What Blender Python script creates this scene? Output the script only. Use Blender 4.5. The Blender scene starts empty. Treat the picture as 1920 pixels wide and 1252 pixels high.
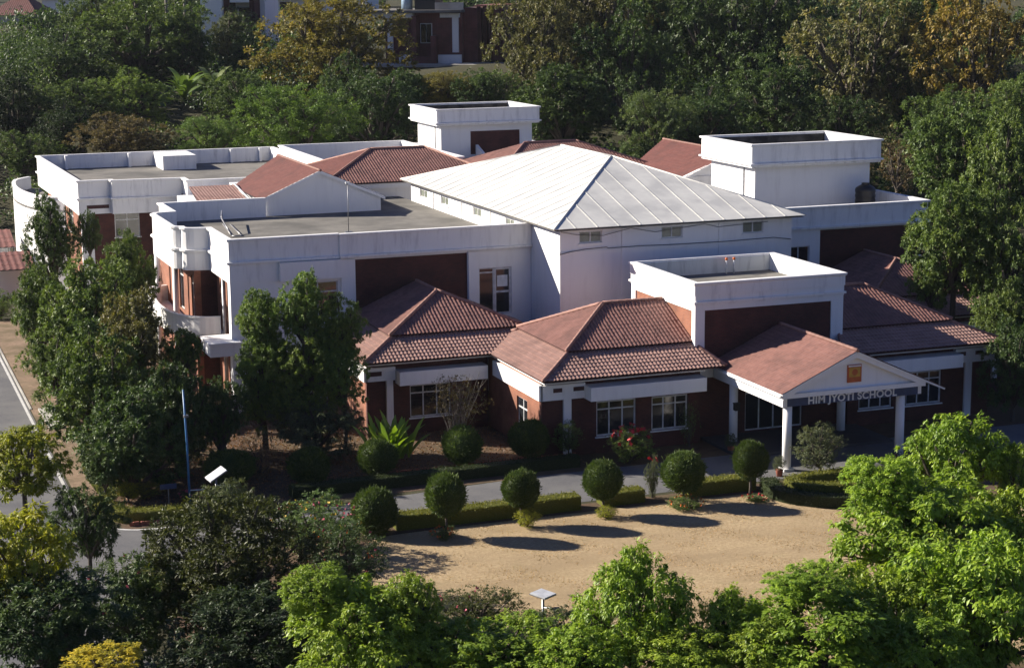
import bpy, bmesh, math, random
import numpy as np
from mathutils import Vector, Matrix
R = math.radians
scene = bpy.context.scene
COL = scene.collection
random.seed(7)

# ------------------------------------------------------------------ camera
cam_d = bpy.data.cameras.new('camera')
cam = bpy.data.objects.new('camera', cam_d); COL.objects.link(cam)
cam_d.sensor_width = 36.0
cam_d.lens = 3492.4 / 1920 * 36.0
cam_d.clip_start = 0.5; cam_d.clip_end = 4000
CAM = Vector((-45.60, -82.32, 25.13))
yaw, pit, rol = R(20.37), R(10.86), R(-0.49)
fw = Vector((math.sin(yaw)*math.cos(pit), math.cos(yaw)*math.cos(pit), -math.sin(pit)))
rt0 = Vector((math.cos(yaw), -math.sin(yaw), 0)); up0 = rt0.cross(fw)
rt = rt0*math.cos(rol) + up0*math.sin(rol); up = -rt0*math.sin(rol) + up0*math.cos(rol)
M = Matrix((rt, up, -fw)).transposed().to_4x4(); M.translation = CAM
cam.matrix_world = M
scene.camera = cam

# ------------------------------------------------------------------ sky and sun
SUN_EL = R(26.3); SUN_AZ = Vector((-0.805, 0.593))          # horizontal direction towards the sun
world = bpy.data.worlds.new('World'); scene.world = world; world.use_nodes = True
wn = world.node_tree.nodes; wl = world.node_tree.links
bg = wn['Background']
sky = wn.new('ShaderNodeTexSky'); sky.sky_type = 'NISHITA'; sky.sun_disc = False
sky.sun_elevation = SUN_EL; sky.sun_rotation = math.atan2(SUN_AZ.x, SUN_AZ.y)
sky.air_density = 1.0; sky.dust_density = 0.3; sky.ozone_density = 2.5
tintn = wn.new('ShaderNodeMix'); tintn.data_type = 'RGBA'; tintn.blend_type = 'MULTIPLY'; tintn.inputs[0].default_value = 1.0
tintn.inputs[7].default_value = (.52, .55, .84, 1)
wl.new(sky.outputs['Color'], tintn.inputs[6]); wl.new(tintn.outputs[2], bg.inputs['Color'])
bg.inputs['Strength'].default_value = 0.05
sun_d = bpy.data.lights.new('sun', 'SUN'); sun_d.energy = 5.0; sun_d.angle = R(0.5); sun_d.color = (1.0, 0.92, 0.80)
sun = bpy.data.objects.new('sun', sun_d); COL.objects.link(sun)
sdir = Vector((SUN_AZ.x*math.cos(SUN_EL), SUN_AZ.y*math.cos(SUN_EL), math.sin(SUN_EL)))
sun.rotation_euler = (-sdir).to_track_quat('-Z', 'Y').to_euler()
sun.location = sdir*120
scene.view_settings.view_transform = 'Standard'
scene.view_settings.look = 'None'
scene.view_settings.exposure = 1.05
scene.view_settings.gamma = 1.0
scene.view_settings.use_curve_mapping = False
scene.render.engine = 'CYCLES'
cy = scene.cycles
cy.use_denoising = True
cy.max_bounces = 6; cy.diffuse_bounces = 2; cy.glossy_bounces = 2; cy.transmission_bounces = 3; cy.transparent_max_bounces = 4
cy.volume_bounces = 0
cy.sample_clamp_indirect = 4.0
cy.use_adaptive_sampling = True

# ------------------------------------------------------------------ materials
def nt(name):
    m = bpy.data.materials.new(name); m.use_nodes = True
    t = m.node_tree
    return m, t, t.nodes, t.links, t.nodes['Principled BSDF']
def coords(n, l, scale=(1,1,1), kind='Object'):
    tc = n.new('ShaderNodeTexCoord'); mp = n.new('ShaderNodeMapping'); mp.inputs['Scale'].default_value = scale
    l.new(tc.outputs[kind], mp.inputs['Vector']); return mp.outputs['Vector']
def noise(n, l, vec, scale, detail=4, rough=.55):
    x = n.new('ShaderNodeTexNoise'); x.inputs['Scale'].default_value = scale
    x.inputs['Detail'].default_value = detail; x.inputs['Roughness'].default_value = rough
    l.new(vec, x.inputs['Vector']); return x.outputs['Fac']
def ramp(n, l, fac, stops):
    x = n.new('ShaderNodeValToRGB'); e = x.color_ramp.elements
    while len(e) > 1: e.remove(e[-1])
    e[0].position = stops[0][0]; e[0].color = (*stops[0][1], 1) if len(stops[0][1]) == 3 else stops[0][1]
    for p, c in stops[1:]:
        k = e.new(p); k.color = (*c, 1) if len(c) == 3 else c
    l.new(fac, x.inputs['Fac']); return x.outputs['Color']
def mix(n, l, fac, a, b, mode='MIX'):
    x = n.new('ShaderNodeMix'); x.data_type = 'RGBA'; x.blend_type = mode
    for s, v in ((0, fac), (6, a), (7, b)):
        if hasattr(v, 'is_output') or isinstance(v, bpy.types.NodeSocket): l.new(v, x.inputs[s])
        elif isinstance(v, (int, float)): x.inputs[s].default_value = v
        else: x.inputs[s].default_value = (*v, 1)
    return x.outputs[2]
def bump(n, l, h, dist, strength, bsdf):
    b = n.new('ShaderNodeBump'); b.inputs['Distance'].default_value = dist; b.inputs['Strength'].default_value = strength
    l.new(h, b.inputs['Height']); l.new(b.outputs['Normal'], bsdf.inputs['Normal'])
def paint(name, col, dirt=(.42,.40,.37), amount=.5, rough=.75, streak=True):
    m, t, n, l, b = nt(name)
    v = coords(n, l, (1.6, 1.6, .22) if streak else (1, 1, 1))
    f1 = noise(n, l, v, 1.6, 6, .65)
    v2 = coords(n, l); f2 = noise(n, l, v2, .55, 5, .6)
    a = ramp(n, l, f1, [(.50, (0,0,0)), (.74, (amount,)*3)])
    c = ramp(n, l, f2, [(.38, (.35,)*3), (.66, (1,1,1))])
    k = mix(n, l, 1.0, a, c, 'MULTIPLY')
    l.new(mix(n, l, k, col, dirt), b.inputs['Base Color'])
    b.inputs['Roughness'].default_value = rough
    bump(n, l, noise(n, l, v2, 22, 3), .01, .25, b)
    return m
def mottled(name, c1, c2, scale, rough=.9, c3=None, scale3=.3, bumpd=.02, bscale=None, detail=6):
    m, t, n, l, b = nt(name)
    v = coords(n, l)
    col = ramp(n, l, noise(n, l, v, scale, detail, .65), [(.3, c1), (.7, c2)])
    if c3:
        f = ramp(n, l, noise(n, l, v, scale3, 4, .6), [(.42, (0,0,0)), (.62, (1,1,1))])
        col = mix(n, l, f, col, c3)
    l.new(col, b.inputs['Base Color']); b.inputs['Roughness'].default_value = rough
    b.inputs['Specular IOR Level'].default_value = .25
    if bumpd: bump(n, l, noise(n, l, v, bscale or scale*4, 4, .7), bumpd, .8, b)
    return m
def plain(name, col, rough=.5, metal=0.0, spec=.5):
    m, t, n, l, b = nt(name)
    v = coords(n, l)
    c2 = tuple(x*.72 for x in col)
    l.new(ramp(n, l, noise(n, l, v, 3.0, 5), [(.35, c2), (.65, col)]), b.inputs['Base Color'])
    b.inputs['Roughness'].default_value = rough; b.inputs['Metallic'].default_value = metal
    b.inputs['Specular IOR Level'].default_value = spec
    return m
def brickmat(name, c1, c2, mortar):
    m, t, n, l, b = nt(name)
    tc = n.new('ShaderNodeTexCoord'); s = n.new('ShaderNodeSeparateXYZ'); l.new(tc.outputs['Object'], s.inputs[0])
    ad = n.new('ShaderNodeMath'); ad.operation = 'ADD'; l.new(s.outputs['X'], ad.inputs[0]); l.new(s.outputs['Y'], ad.inputs[1])
    cb = n.new('ShaderNodeCombineXYZ'); l.new(ad.outputs[0], cb.inputs['X']); l.new(s.outputs['Z'], cb.inputs['Y'])
    br = n.new('ShaderNodeTexBrick'); l.new(cb.outputs[0], br.inputs['Vector'])
    br.inputs['Scale'].default_value = 1.0; br.inputs['Brick Width'].default_value = .23; br.inputs['Row Height'].default_value = .075
    br.inputs['Mortar Size'].default_value = .008
    br.inputs['Color1'].default_value = (*c1, 1); br.inputs['Color2'].default_value = (*c2, 1); br.inputs['Mortar'].default_value = (*mortar, 1)
    v = coords(n, l); f = ramp(n, l, noise(n, l, v, .8, 5), [(.35, (.62,)*3), (.65, (1,1,1))])
    l.new(mix(n, l, 1.0, br.outputs['Color'], f, 'MULTIPLY'), b.inputs['Base Color'])
    b.inputs['Roughness'].default_value = .85
    bump(n, l, br.outputs['Fac'], -.006, .5, b)
    return m
def tilemat(name, c1, c2, stain, amt):
    m, t, n, l, b = nt(name)
    v = coords(n, l)
    col = ramp(n, l, noise(n, l, v, 2.6, 4, .7), [(.32, c1), (.68, c2)])
    f = ramp(n, l, noise(n, l, v, .7, 6, .65), [(.46, (0,0,0)), (.72, (amt,)*3)])
    col = mix(n, l, f, col, stain)
    l.new(col, b.inputs['Base Color']); b.inputs['Roughness'].default_value = .7
    b.inputs['Specular IOR Level'].default_value = .3
    bump(n, l, noise(n, l, v, 30, 2), .006, .4, b)
    return m
def leafmat(name, transl=.30, rough=.42, spec=.45):
    m, t, n, l, b = nt(name)
    oi = n.new('ShaderNodeObjectInfo'); at = n.new('ShaderNodeAttribute'); at.attribute_name = 'tint'
    r = ramp(n, l, at.outputs['Fac'], [(0, (.55,.62,.60)), (.5, (1,1,1)), (1.0, (1.65,1.45,1.0))])
    col = mix(n, l, 1.0, oi.outputs['Color'], r, 'MULTIPLY')
    l.new(col, b.inputs['Base Color']); b.inputs['Roughness'].default_value = rough
    b.inputs['Specular IOR Level'].default_value = spec
    tr = n.new('ShaderNodeBsdfTranslucent')
    l.new(mix(n, l, 1.0, col, (1.5, 1.65, .75), 'MULTIPLY'), tr.inputs['Color'])
    ms = n.new('ShaderNodeMixShader'); ms.inputs[0].default_value = transl
    out = n['Material Output']
    l.new(b.outputs[0], ms.inputs[1]); l.new(tr.outputs[0], ms.inputs[2]); l.new(ms.outputs[0], out.inputs['Surface'])
    return m
def barkmat(name, c1, c2):
    m, t, n, l, b = nt(name)
    v = coords(n, l, (6, 6, 1.2))
    f = noise(n, l, v, 3, 5, .7)
    l.new(ramp(n, l, f, [(.3, c1), (.7, c2)]), b.inputs['Base Color']); b.inputs['Roughness'].default_value = .9
    bump(n, l, f, .03, .7, b); return m

MT = {}
MT['white'] = paint('white_paint', (.85,.84,.83), (.55,.53,.52), .35)
MT['weathered'] = paint('weathered_white_paint', (.84,.83,.82), (.36,.35,.36), .7)
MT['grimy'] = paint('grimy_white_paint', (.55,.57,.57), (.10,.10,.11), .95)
MT['brick'] = brickmat('red_brick_shaded', (.115,.032,.023), (.078,.022,.017), (.10,.055,.046))  # brick colour darkened to deepen the shade on walls away from the sun
MT['brick_sunlit'] = brickmat('red_brick_sunlit', (.36,.13,.065), (.29,.10,.055), (.26,.16,.12))  # same brick with sunlight put into its colour, for the side walls
MT['house_brick'] = brickmat('house_brick', (.20,.052,.048), (.15,.04,.038), (.16,.09,.08))
MT['tile'] = tilemat('terracotta_tile', (.20,.097,.080), (.285,.145,.12), (.105,.06,.053), .65)
MT['tile_pale'] = tilemat('faded_terracotta_tile', (.31,.182,.15), (.40,.245,.205), (.16,.098,.085), .65)
MT['tile_red'] = tilemat('red_painted_tile', (.17,.068,.057), (.22,.092,.077), (.11,.057,.05), .7)
MT['cap'] = plain('ridge_cap_clay', (.36,.19,.15), .75)
MT['metal_roof'] = mottled('cream_sheet_metal', (.65,.64,.60), (.72,.71,.66), 1.2, .55, (.55,.545,.52), .5, 0)
MT['roof_deck'] = mottled('grey_roof_screed', (.17,.16,.145), (.24,.225,.20), 1.3, .95, (.12,.115,.105), .22, .02)
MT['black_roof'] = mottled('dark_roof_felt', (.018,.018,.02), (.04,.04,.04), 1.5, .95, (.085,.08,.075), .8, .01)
MT['glass'] = plain('dark_window_glass', (.018,.020,.024), .08, 0, .8)
MT['pale_glass'] = plain('frosted_window_glass', (.22,.24,.20), .25)
MT['frame'] = plain('white_window_frame', (.74,.74,.74), .45)
MT['navy'] = plain('navy_sign_board', (.035,.06,.15), .5)
MT['letter'] = plain('pale_sign_letters', (.82,.83,.85), .5)
MT['orange'] = plain('orange_emblem', (.55,.12,.03), .5)
MT['gold'] = plain('gold_emblem', (.62,.34,.05), .5)
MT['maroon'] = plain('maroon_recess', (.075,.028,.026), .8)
MT['asphalt'] = mottled('asphalt', (.10,.10,.107), (.14,.138,.142), 5, .9, (.17,.166,.162), .25, .012, 60)
MT['line'] = plain('worn_white_line', (.62,.61,.58), .8)
def lawnmat():
    m, t, n, l, b = nt('dry_lawn'); v = coords(n, l); v2 = coords(n, l, (.35, 1.0, 1))
    col = ramp(n, l, noise(n, l, v, 6, 6, .7), [(.28, (.33,.235,.13)), (.5, (.47,.352,.21)), (.74, (.59,.465,.295))])
    col = mix(n, l, ramp(n, l, noise(n, l, v2, .55, 5, .6), [(.40, (0,0,0)), (.62, (.8,.8,.8))]), col, (.37,.275,.165))
    col = mix(n, l, ramp(n, l, noise(n, l, v, .9, 6, .7), [(.58, (0,0,0)), (.72, (.55,.55,.55))]), col, (.30,.25,.13))
    l.new(col, b.inputs['Base Color']); b.inputs['Roughness'].default_value = 1.0; b.inputs['Specular IOR Level'].default_value = .1
    bump(n, l, noise(n, l, v, 18, 6, .8), .06, 1.0, b); return m
MT['lawn'] = lawnmat()
MT['soil'] = mottled('brown_soil', (.075,.046,.03), (.15,.095,.06), 1.6, 1.0, (.11,.08,.045), .3, .05)
MT['verge'] = mottled('verge_soil', (.20,.135,.09), (.33,.235,.16), 2.5, 1.0, (.16,.12,.07), .4, .05)
MT['hill'] = mottled('hill_ground', (.022,.026,.012), (.055,.050,.026), .35, 1.0, (.07,.065,.03), .012, .1)
MT['grass'] = mottled('green_grass_base', (.07,.085,.018), (.13,.14,.03), 5, 1.0, (.16,.13,.05), .5, .04)
MT['concrete'] = mottled('pale_concrete', (.42,.40,.36), (.55,.53,.48), 2, .9, (.33,.31,.28), .5, .02)
MT['blue_pole'] = plain('blue_paint', (.055,.20,.42), .4)
MT['steel'] = plain('grey_steel', (.30,.30,.31), .4, .6)
MT['solar'] = plain('pale_panel_back', (.72,.73,.74), .35)
MT['black'] = plain('black_plastic', (.012,.012,.015), .45)
MT['tankblue'] = plain('pale_blue_plastic', (.30,.42,.55), .4)
MT['cable'] = plain('black_cable', (.02,.02,.02), .6)
MT['leaf'] = leafmat('leaf', .20, .5, .30)
MT['leaf_bright'] = leafmat('glossy_leaf', .28, .45, .35)
MT['needle'] = leafmat('clipped_needles', .18, .6, .25)
MT['bark'] = barkmat('bark', (.05,.04,.032), (.13,.105,.085))
MT['bark_pale'] = barkmat('pale_bark', (.13,.11,.09), (.25,.22,.19))
MT['red_flower'] = plain('red_petal', (.60,.035,.04), .6)
MT['pink_flower'] = plain('pink_petal', (.55,.10,.14), .6)
MT['orange_flower'] = plain('orange_petal', (.70,.16,.02), .6)
MT['yellow_flower'] = plain('yellow_petal', (.70,.46,.03), .6)
MT['paving'] = mottled('shade_dark_paving', (.06,.056,.056), (.10,.095,.092), 2, .8, (.075,.07,.07), .5, .01)  # porch step tone, darkened to stand in for shade under the roof
MT['terracotta'] = plain('terracotta_edging', (.38,.12,.075), .85)

# ------------------------------------------------------------------ mesh helpers
BASE = {}
def fast_mesh(name, verts, faces):
    me = bpy.data.meshes.new(name)
    verts = np.asarray(verts, dtype=np.float32)
    if isinstance(faces, np.ndarray):
        k = faces.shape[1]; nf = faces.shape[0]
        me.vertices.add(len(verts)); me.vertices.foreach_set('co', verts.ravel())
        me.loops.add(nf*k); me.loops.foreach_set('vertex_index', faces.ravel().astype(np.int32))
        me.polygons.add(nf); me.polygons.foreach_set('loop_start', np.arange(0, nf*k, k, dtype=np.int32))
        me.polygons.foreach_set('loop_total', np.full(nf, k, dtype=np.int32))
        me.update(calc_edges=True)
    else:
        me.from_pydata(verts.tolist(), [], faces); me.update()
    return me
def link(name, me, mat=None, parent=None, smooth=False):
    o = bpy.data.objects.new(name, me)
    if mat is not None and me is not None and not me.materials: me.materials.append(MT[mat] if isinstance(mat, str) else mat)
    COL.objects.link(o)
    if parent is not None: o.parent = parent
    if smooth and me is not None: me.polygons.foreach_set('use_smooth', [True]*len(me.polygons))
    return o
def tag(o, label=None, cat=None, group=None, kind=None):
    if label: o['label'] = label
    if cat: o['category'] = cat
    if group: o['group'] = group
    if kind: o['kind'] = kind
    return o
def thing(name, loc, label, cat, group=None):
    o = bpy.data.objects.new(name, None); COL.objects.link(o); o.location = loc; o.empty_display_size = .3
    BASE[o.name] = Vector(loc); return tag(o, label, cat, group)
def base_of(p):
    return BASE.get(p.name, Vector((0,0,0))) if p is not None else Vector((0,0,0))
class MB:
    def __init__(s): s.v = []; s.f = []
    def add(s, vs, fs):
        k = len(s.v); s.v += [tuple(map(float, q)) for q in vs]; s.f += [[k+i for i in f] for f in fs]; return s
    def box(s, x0, x1, y0, y1, z0, z1):
        return s.add([(x0,y0,z0),(x1,y0,z0),(x1,y1,z0),(x0,y1,z0),(x0,y0,z1),(x1,y0,z1),(x1,y1,z1),(x0,y1,z1)],
                     [(0,3,2,1),(4,5,6,7),(0,1,5,4),(1,2,6,5),(2,3,7,6),(3,0,4,7)])
    def prism(s, pts, vec):
        n = len(pts); q = [tuple(p) for p in pts] + [tuple(Vector(p)+Vector(vec)) for p in pts]
        return s.add(q, [tuple(range(n-1,-1,-1)), tuple(range(n, 2*n))] + [(i,(i+1)%n,n+(i+1)%n,n+i) for i in range(n)])
    def flat(s, pts2, z0, z1):
        return s.prism([(x,y,z0) for x,y in pts2], (0,0,z1-z0))
    def tube(s, path, radii, sides=8, cap=True):
        path = [Vector(p) for p in path]; n = len(path)
        if isinstance(radii, (int,float)): radii = [radii]*n
        k = len(s.v); prev = None
        for i, p in enumerate(path):
            d = (path[min(i+1,n-1)] - path[max(i-1,0)]).normalized()
            a = Vector((0,0,1)) if abs(d.z) < .9 else Vector((1,0,0))
            u = d.cross(a).normalized() if prev is None else (prev - d*prev.dot(d)).normalized()
            prev = u; w = d.cross(u)
            for j in range(sides):
                t = 2*math.pi*j/sides; s.v.append(tuple(p + (u*math.cos(t) + w*math.sin(t))*radii[i]))
        for i in range(n-1):
            for j in range(sides):
                a0 = k+i*sides+j; a1 = k+i*sides+(j+1)%sides; s.f.append([a0, a1, a1+sides, a0+sides])
        if cap:
            s.f.append([k+j for j in range(sides-1,-1,-1)]); s.f.append([k+(n-1)*sides+j for j in range(sides)])
        return s
    def sweep(s, path, prof, closed=False):
        """profile (outward offset, z) swept along a plan polyline; outward is the right-hand side of travel"""
        P = [Vector(p) for p in path]; n = len(P); m = len(prof); k = len(s.v)
        for i in range(n):
            a = (P[i]-P[i-1]).normalized() if (i > 0 or closed) else None
            b = (P[(i+1)%n]-P[i]).normalized() if (i < n-1 or closed) else None
            if a is None: a = b
            if b is None: b = a
            na = Vector((a.y,-a.x)); nb = Vector((b.y,-b.x)); q = (na+nb)
            q = q/max(q.dot(na), .35) if q.length > 1e-6 else na
            for o, z in prof: s.v.append((P[i].x+q.x*o, P[i].y+q.y*o, z))
        for i in range(n if closed else n-1):
            for j in range(m):
                a0 = k+i*m+j; a1 = k+i*m+(j+1)%m; b0 = k+((i+1)%n)*m+j; b1 = k+((i+1)%n)*m+(j+1)%m
                s.f.append([a0,b0,b1,a1])
        if not closed:
            s.f.append([k+j for j in range(m-1,-1,-1)]); s.f.append([k+(n-1)*m+j for j in range(m)])
        return s
    def build(s, name, mat, parent=None, smooth=False):
        b = base_of(parent)
        v = np.array(s.v, dtype=np.float32) - np.array(b, dtype=np.float32)
        o = link(name, fast_mesh(name, v, s.f), mat, parent, smooth)
        if parent is not None: BASE[o.name] = b
        return o
def facade(parent, name, mat, axis, c, a0, a1, z0, z1, th=.25, holes=(), sg=1):
    """wall with real openings; outward is -axis (sg=1) or +axis (sg=-1)"""
    A = sorted({a0, a1, *[h[0] for h in holes], *[h[1] for h in holes]}); A = [a for a in A if a0-1e-6 <= a <= a1+1e-6]
    Z = sorted({z0, z1, *[h[2] for h in holes], *[h[3] for h in holes]}); Z = [z for z in Z if z0-1e-6 <= z <= z1+1e-6]
    def P(a, d, z): return (a, c+sg*d, z) if axis == 'y' else (c+sg*d, a, z)
    def solid(i, j):
        if i < 0 or j < 0 or i >= len(A)-1 or j >= len(Z)-1: return False
        x = (A[i]+A[i+1])/2; z = (Z[j]+Z[j+1])/2
        return not any(h[0] < x < h[1] and h[2] < z < h[3] for h in holes)
    mb = MB()
    for i in range(len(A)-1):
        for j in range(len(Z)-1):
            if not solid(i, j): continue
            l, r, b, t = A[i], A[i+1], Z[j], Z[j+1]
            mb.add([P(l,0,b),P(r,0,b),P(r,0,t),P(l,0,t)], [(0,1,2,3)]); mb.add([P(l,th,b),P(r,th,b),P(r,th,t),P(l,th,t)], [(3,2,1,0)])
            for ok, q in ((solid(i-1,j), (l,l,b,t)), (solid(i+1,j), (r,r,b,t))):
                if not ok: mb.add([P(q[0],0,b),P(q[0],th,b),P(q[0],th,t),P(q[0],0,t)], [(0,1,2,3)])
            for ok, z in ((solid(i,j-1), b), (solid(i,j+1), t)):
                if not ok: mb.add([P(l,0,z),P(r,0,z),P(r,th,z),P(l,th,z)], [(0,1,2,3)])
    return mb.build(name, mat, parent)
def abox(mb, axis, c, a0, a1, d0, d1, z0, z1, sg=1):
    lo, hi = sorted((c+sg*d0, c+sg*d1))
    return mb.box(a0, a1, lo, hi, z0, z1) if axis == 'y' else mb.box(lo, hi, a0, a1, z0, z1)
def window(parent, axis, c, a0, a1, z0, z1, nx=2, transom=None, sg=1, depth=.10, sill=True, fw_=.07, pane='glass', bars=0):
    """frame part with panes and sill as sub-parts, set back in its opening"""
    mb = MB(); e = .004; a0 += e; a1 -= e; z0 += e; z1 -= e
    abox(mb, axis, c, a0, a0+fw_, depth, depth+.07, z0, z1, sg); abox(mb, axis, c, a1-fw_, a1, depth, depth+.07, z0, z1, sg)
    abox(mb, axis, c, a0+fw_, a1-fw_, depth, depth+.07, z1-fw_, z1, sg); abox(mb, axis, c, a0+fw_, a1-fw_, depth, depth+.07, z0, z0+fw_, sg)
    xs = [a0+fw_]+[a0+(a1-a0)*k/nx for k in range(1, nx)]+[a1-fw_]
    zs = [z0+fw_]+([z1-(z1-z0)*transom] if transom else [])+[z1-fw_]
    for x in xs[1:-1]: abox(mb, axis, c, x-.035, x+.035, depth-.004, depth+.066, z0+fw_, z1-fw_, sg)
    for z in zs[1:-1]: abox(mb, axis, c, a0+fw_, a1-fw_, depth-.008, depth+.062, z-.035, z+.035, sg)
    for k in range(bars):
        z = zs[0]+(zs[1]-zs[0])*(k+1)/(bars+1); abox(mb, axis, c, a0+fw_, a1-fw_, depth+.012, depth+.03, z-.012, z+.012, sg)
    o = mb.build('window', 'frame', parent)
    for i in range(len(xs)-1):
        for j in range(len(zs)-1):
            p = MB(); abox(p, axis, c, xs[i]+.002, xs[i+1]-.002, depth+.035, depth+.045, zs[j]+.002, zs[j+1]-.002, sg); p.build('pane', pane, o)
    if sill:
        p = MB(); abox(p, axis, c, a0-.08, a1+.08, -.07, depth-.01, z0-.075, z0-.006, sg); p.build('sill', 'white', o)
    return o
def panel(parent, name, mat, axis, c, a0, a1, z0, z1, d0, d1, sg=1):
    p = MB(); abox(p, axis, c, a0, a1, d0, d1, z0, z1, sg); return p.build(name, mat, parent)
def tile_slope(parent, pts, mat='tile', T=.225, row=.34, amp=.036, step=.010, S=7):
    """barrel tiles laid on a planar convex polygon whose first edge is the eave"""
    P = [Vector(p) for p in pts]; u = (P[1]-P[0]).normalized(); nrm = u.cross(P[2]-P[1]).normalized()
    if nrm.z < 0: nrm = -nrm
    v = nrm.cross(u)
    if v.z < 0: v = -v
    U = [(p-P[0]).dot(u) for p in P]; V = [(p-P[0]).dot(v) for p in P]
    u0, u1, v1 = min(U), max(U), max(V)
    nu = max(2, int((u1-u0)/T*S)); us = np.linspace(u0, u1, nu+1); nr = int(math.ceil(v1/row))
    wv = amp*np.power(.5+.5*np.cos(2*np.pi*us/T), 1.3)
    rng = np.random.default_rng(int(abs(P[0].x*31+P[0].y*17)*10) % 9999)
    lines = []; pairs = []
    prev = None
    for r in range(nr):
        jit = rng.normal(0, .0025, len(us)//S+2)[(np.arange(len(us))//S)]
        lo = np.stack([us, np.full(len(us), r*row-.02), wv+step+jit], 1); hi = np.stack([us, np.full(len(us), (r+1)*row-.02), wv+jit], 1)
        if prev is not None: pairs.append((len(lines), len(lines)+1)); lines += [prev, lo]
        pairs.append((len(lines), len(lines)+1)); lines += [lo, hi]; prev = hi
    vs = np.concatenate(lines); n = len(us)
    W = np.array(P[0])+vs[:, :1]*np.array(u)+vs[:, 1:2]*np.array(v)+vs[:, 2:3]*np.array(nrm)
    fs = []
    for i0, i1 in pairs:
        a = i0*n+np.arange(n-1); b = i1*n+np.arange(n-1)
        fs.append(np.stack([a, a+1, b+1, b], 1))
    me = fast_mesh('roof_tiles', W-np.array(base_of(parent)), np.concatenate(fs))
    bm = bmesh.new(); bm.from_mesh(me); bo = base_of(parent)
    cen = sum(P, Vector())/len(P)
    for i in range(1, len(P)):
        a = P[i]; b = P[(i+1)%len(P)]; d = (b-a).normalized(); no = d.cross(nrm)
        if no.dot(cen-a) > 0: no = -no
        bmesh.ops.bisect_plane(bm, geom=bm.verts[:]+bm.edges[:]+bm.faces[:], plane_co=a-bo, plane_no=no, clear_outer=True)
    bm.to_mesh(me); bm.free()
    o = link('roof_tiles', me, mat, parent, True); tag(o, kind='stuff'); BASE[o.name] = bo
    return o
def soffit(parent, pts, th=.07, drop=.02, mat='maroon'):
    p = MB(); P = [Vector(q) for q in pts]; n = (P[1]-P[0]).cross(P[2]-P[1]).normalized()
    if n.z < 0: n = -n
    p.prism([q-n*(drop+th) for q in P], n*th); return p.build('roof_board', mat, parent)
def cap(parent, a, b, r=.10, mat='cap', lift=.05):
    a = Vector(a)+Vector((0,0,lift)); b = Vector(b)+Vector((0,0,lift)); L = (b-a).length; n = max(1, int(L/.42)); pth = []; rad = []
    for k in range(n):
        pth += [a.lerp(b, k/n), a.lerp(b, (k+.96)/n)]; rad += [r*1.08, r*.9]
    return MB().tube(pth, rad, 8).build('ridge_cap', mat, parent, True)
WPROF = [(0,7.7),(0,8.88),(.09,8.88),(.09,9.0),(.0,9.0),(0,10.2),(.08,10.2),(.08,10.32),(-.24,10.32),(-.24,7.7)]
def prof(z0, zc, z1, th=.24):
    return [(0,z0),(0,zc-.15),(.15,zc-.12),(.15,zc),(0,zc+.02),(0,z1-.14),(.12,z1-.12),(.12,z1),(-th,z1),(-th,z0)]

# ------------------------------------------------------------------ ground
def hill(x, y):
    s = .35*x + .94*y
    def f(a, b):
        u = np.clip((s-a)/(b-a), 0, 1); return u*u*(3-2*u)
    return 13.5*f(84,147) + 7*f(150,340) + 45*f(330,950)
def grid_ground():
    xs = np.concatenate([np.linspace(-700,-120,12), np.linspace(-110,170,71), np.linspace(190,1400,26)])
    ys = np.concatenate([np.linspace(-300,-60,8), np.linspace(-50,250,76), np.linspace(270,1600,30)])
    X, Y = np.meshgrid(xs, ys); Z = hill(X, Y)
    Z = Z + np.where(Z > .3, .5*np.sin(X*.21)*np.cos(Y*.17), 0)
    v = np.stack([X.ravel(), Y.ravel(), Z.ravel()], 1); n = len(xs); i = np.arange(len(ys)-1)[:, None]*n + np.arange(n-1)[None]
    i = i.ravel(); f = np.stack([i, i+1, i+n+1, i+n], 1)
    return fast_mesh('ground', v, f)
tag(link('ground', grid_ground(), 'hill', None, True), kind='structure')
def sheet(name, pts, z, mat):
    me = fast_mesh(name, [(x, y, z) for x, y in pts], [tuple(range(len(pts)))])
    return tag(link(name, me, mat), kind='structure')
sheet('garden_bed', [(-33.6,1.9),(-30,3.2),(-26,3.3),(-2,3.95),(30,3.95),(30,30),(-24,30),(-27,58),(-33.6,58)], .004, 'soil')
sheet('planting_ground', [(-34,-34),(6,-44),(26,-34),(26,-1.8),(-24,-1.8),(-28,-3.2),(-34,-4.4)], .004, 'soil')
lawn_pts = [(-24.6,-5.0),(-23,-3.6),(-20,-3.2),(-4,-3.2),(-2.6,-3.6),(-2.5,-5.5),(-1.2,-7.4),(3,-8.6),(9,-9),(12,-14),(10,-22),(2,-27),(-8,-26),(-16,-24.5),(-22.5,-20.5),(-25.4,-14),(-25.6,-9)]
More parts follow.
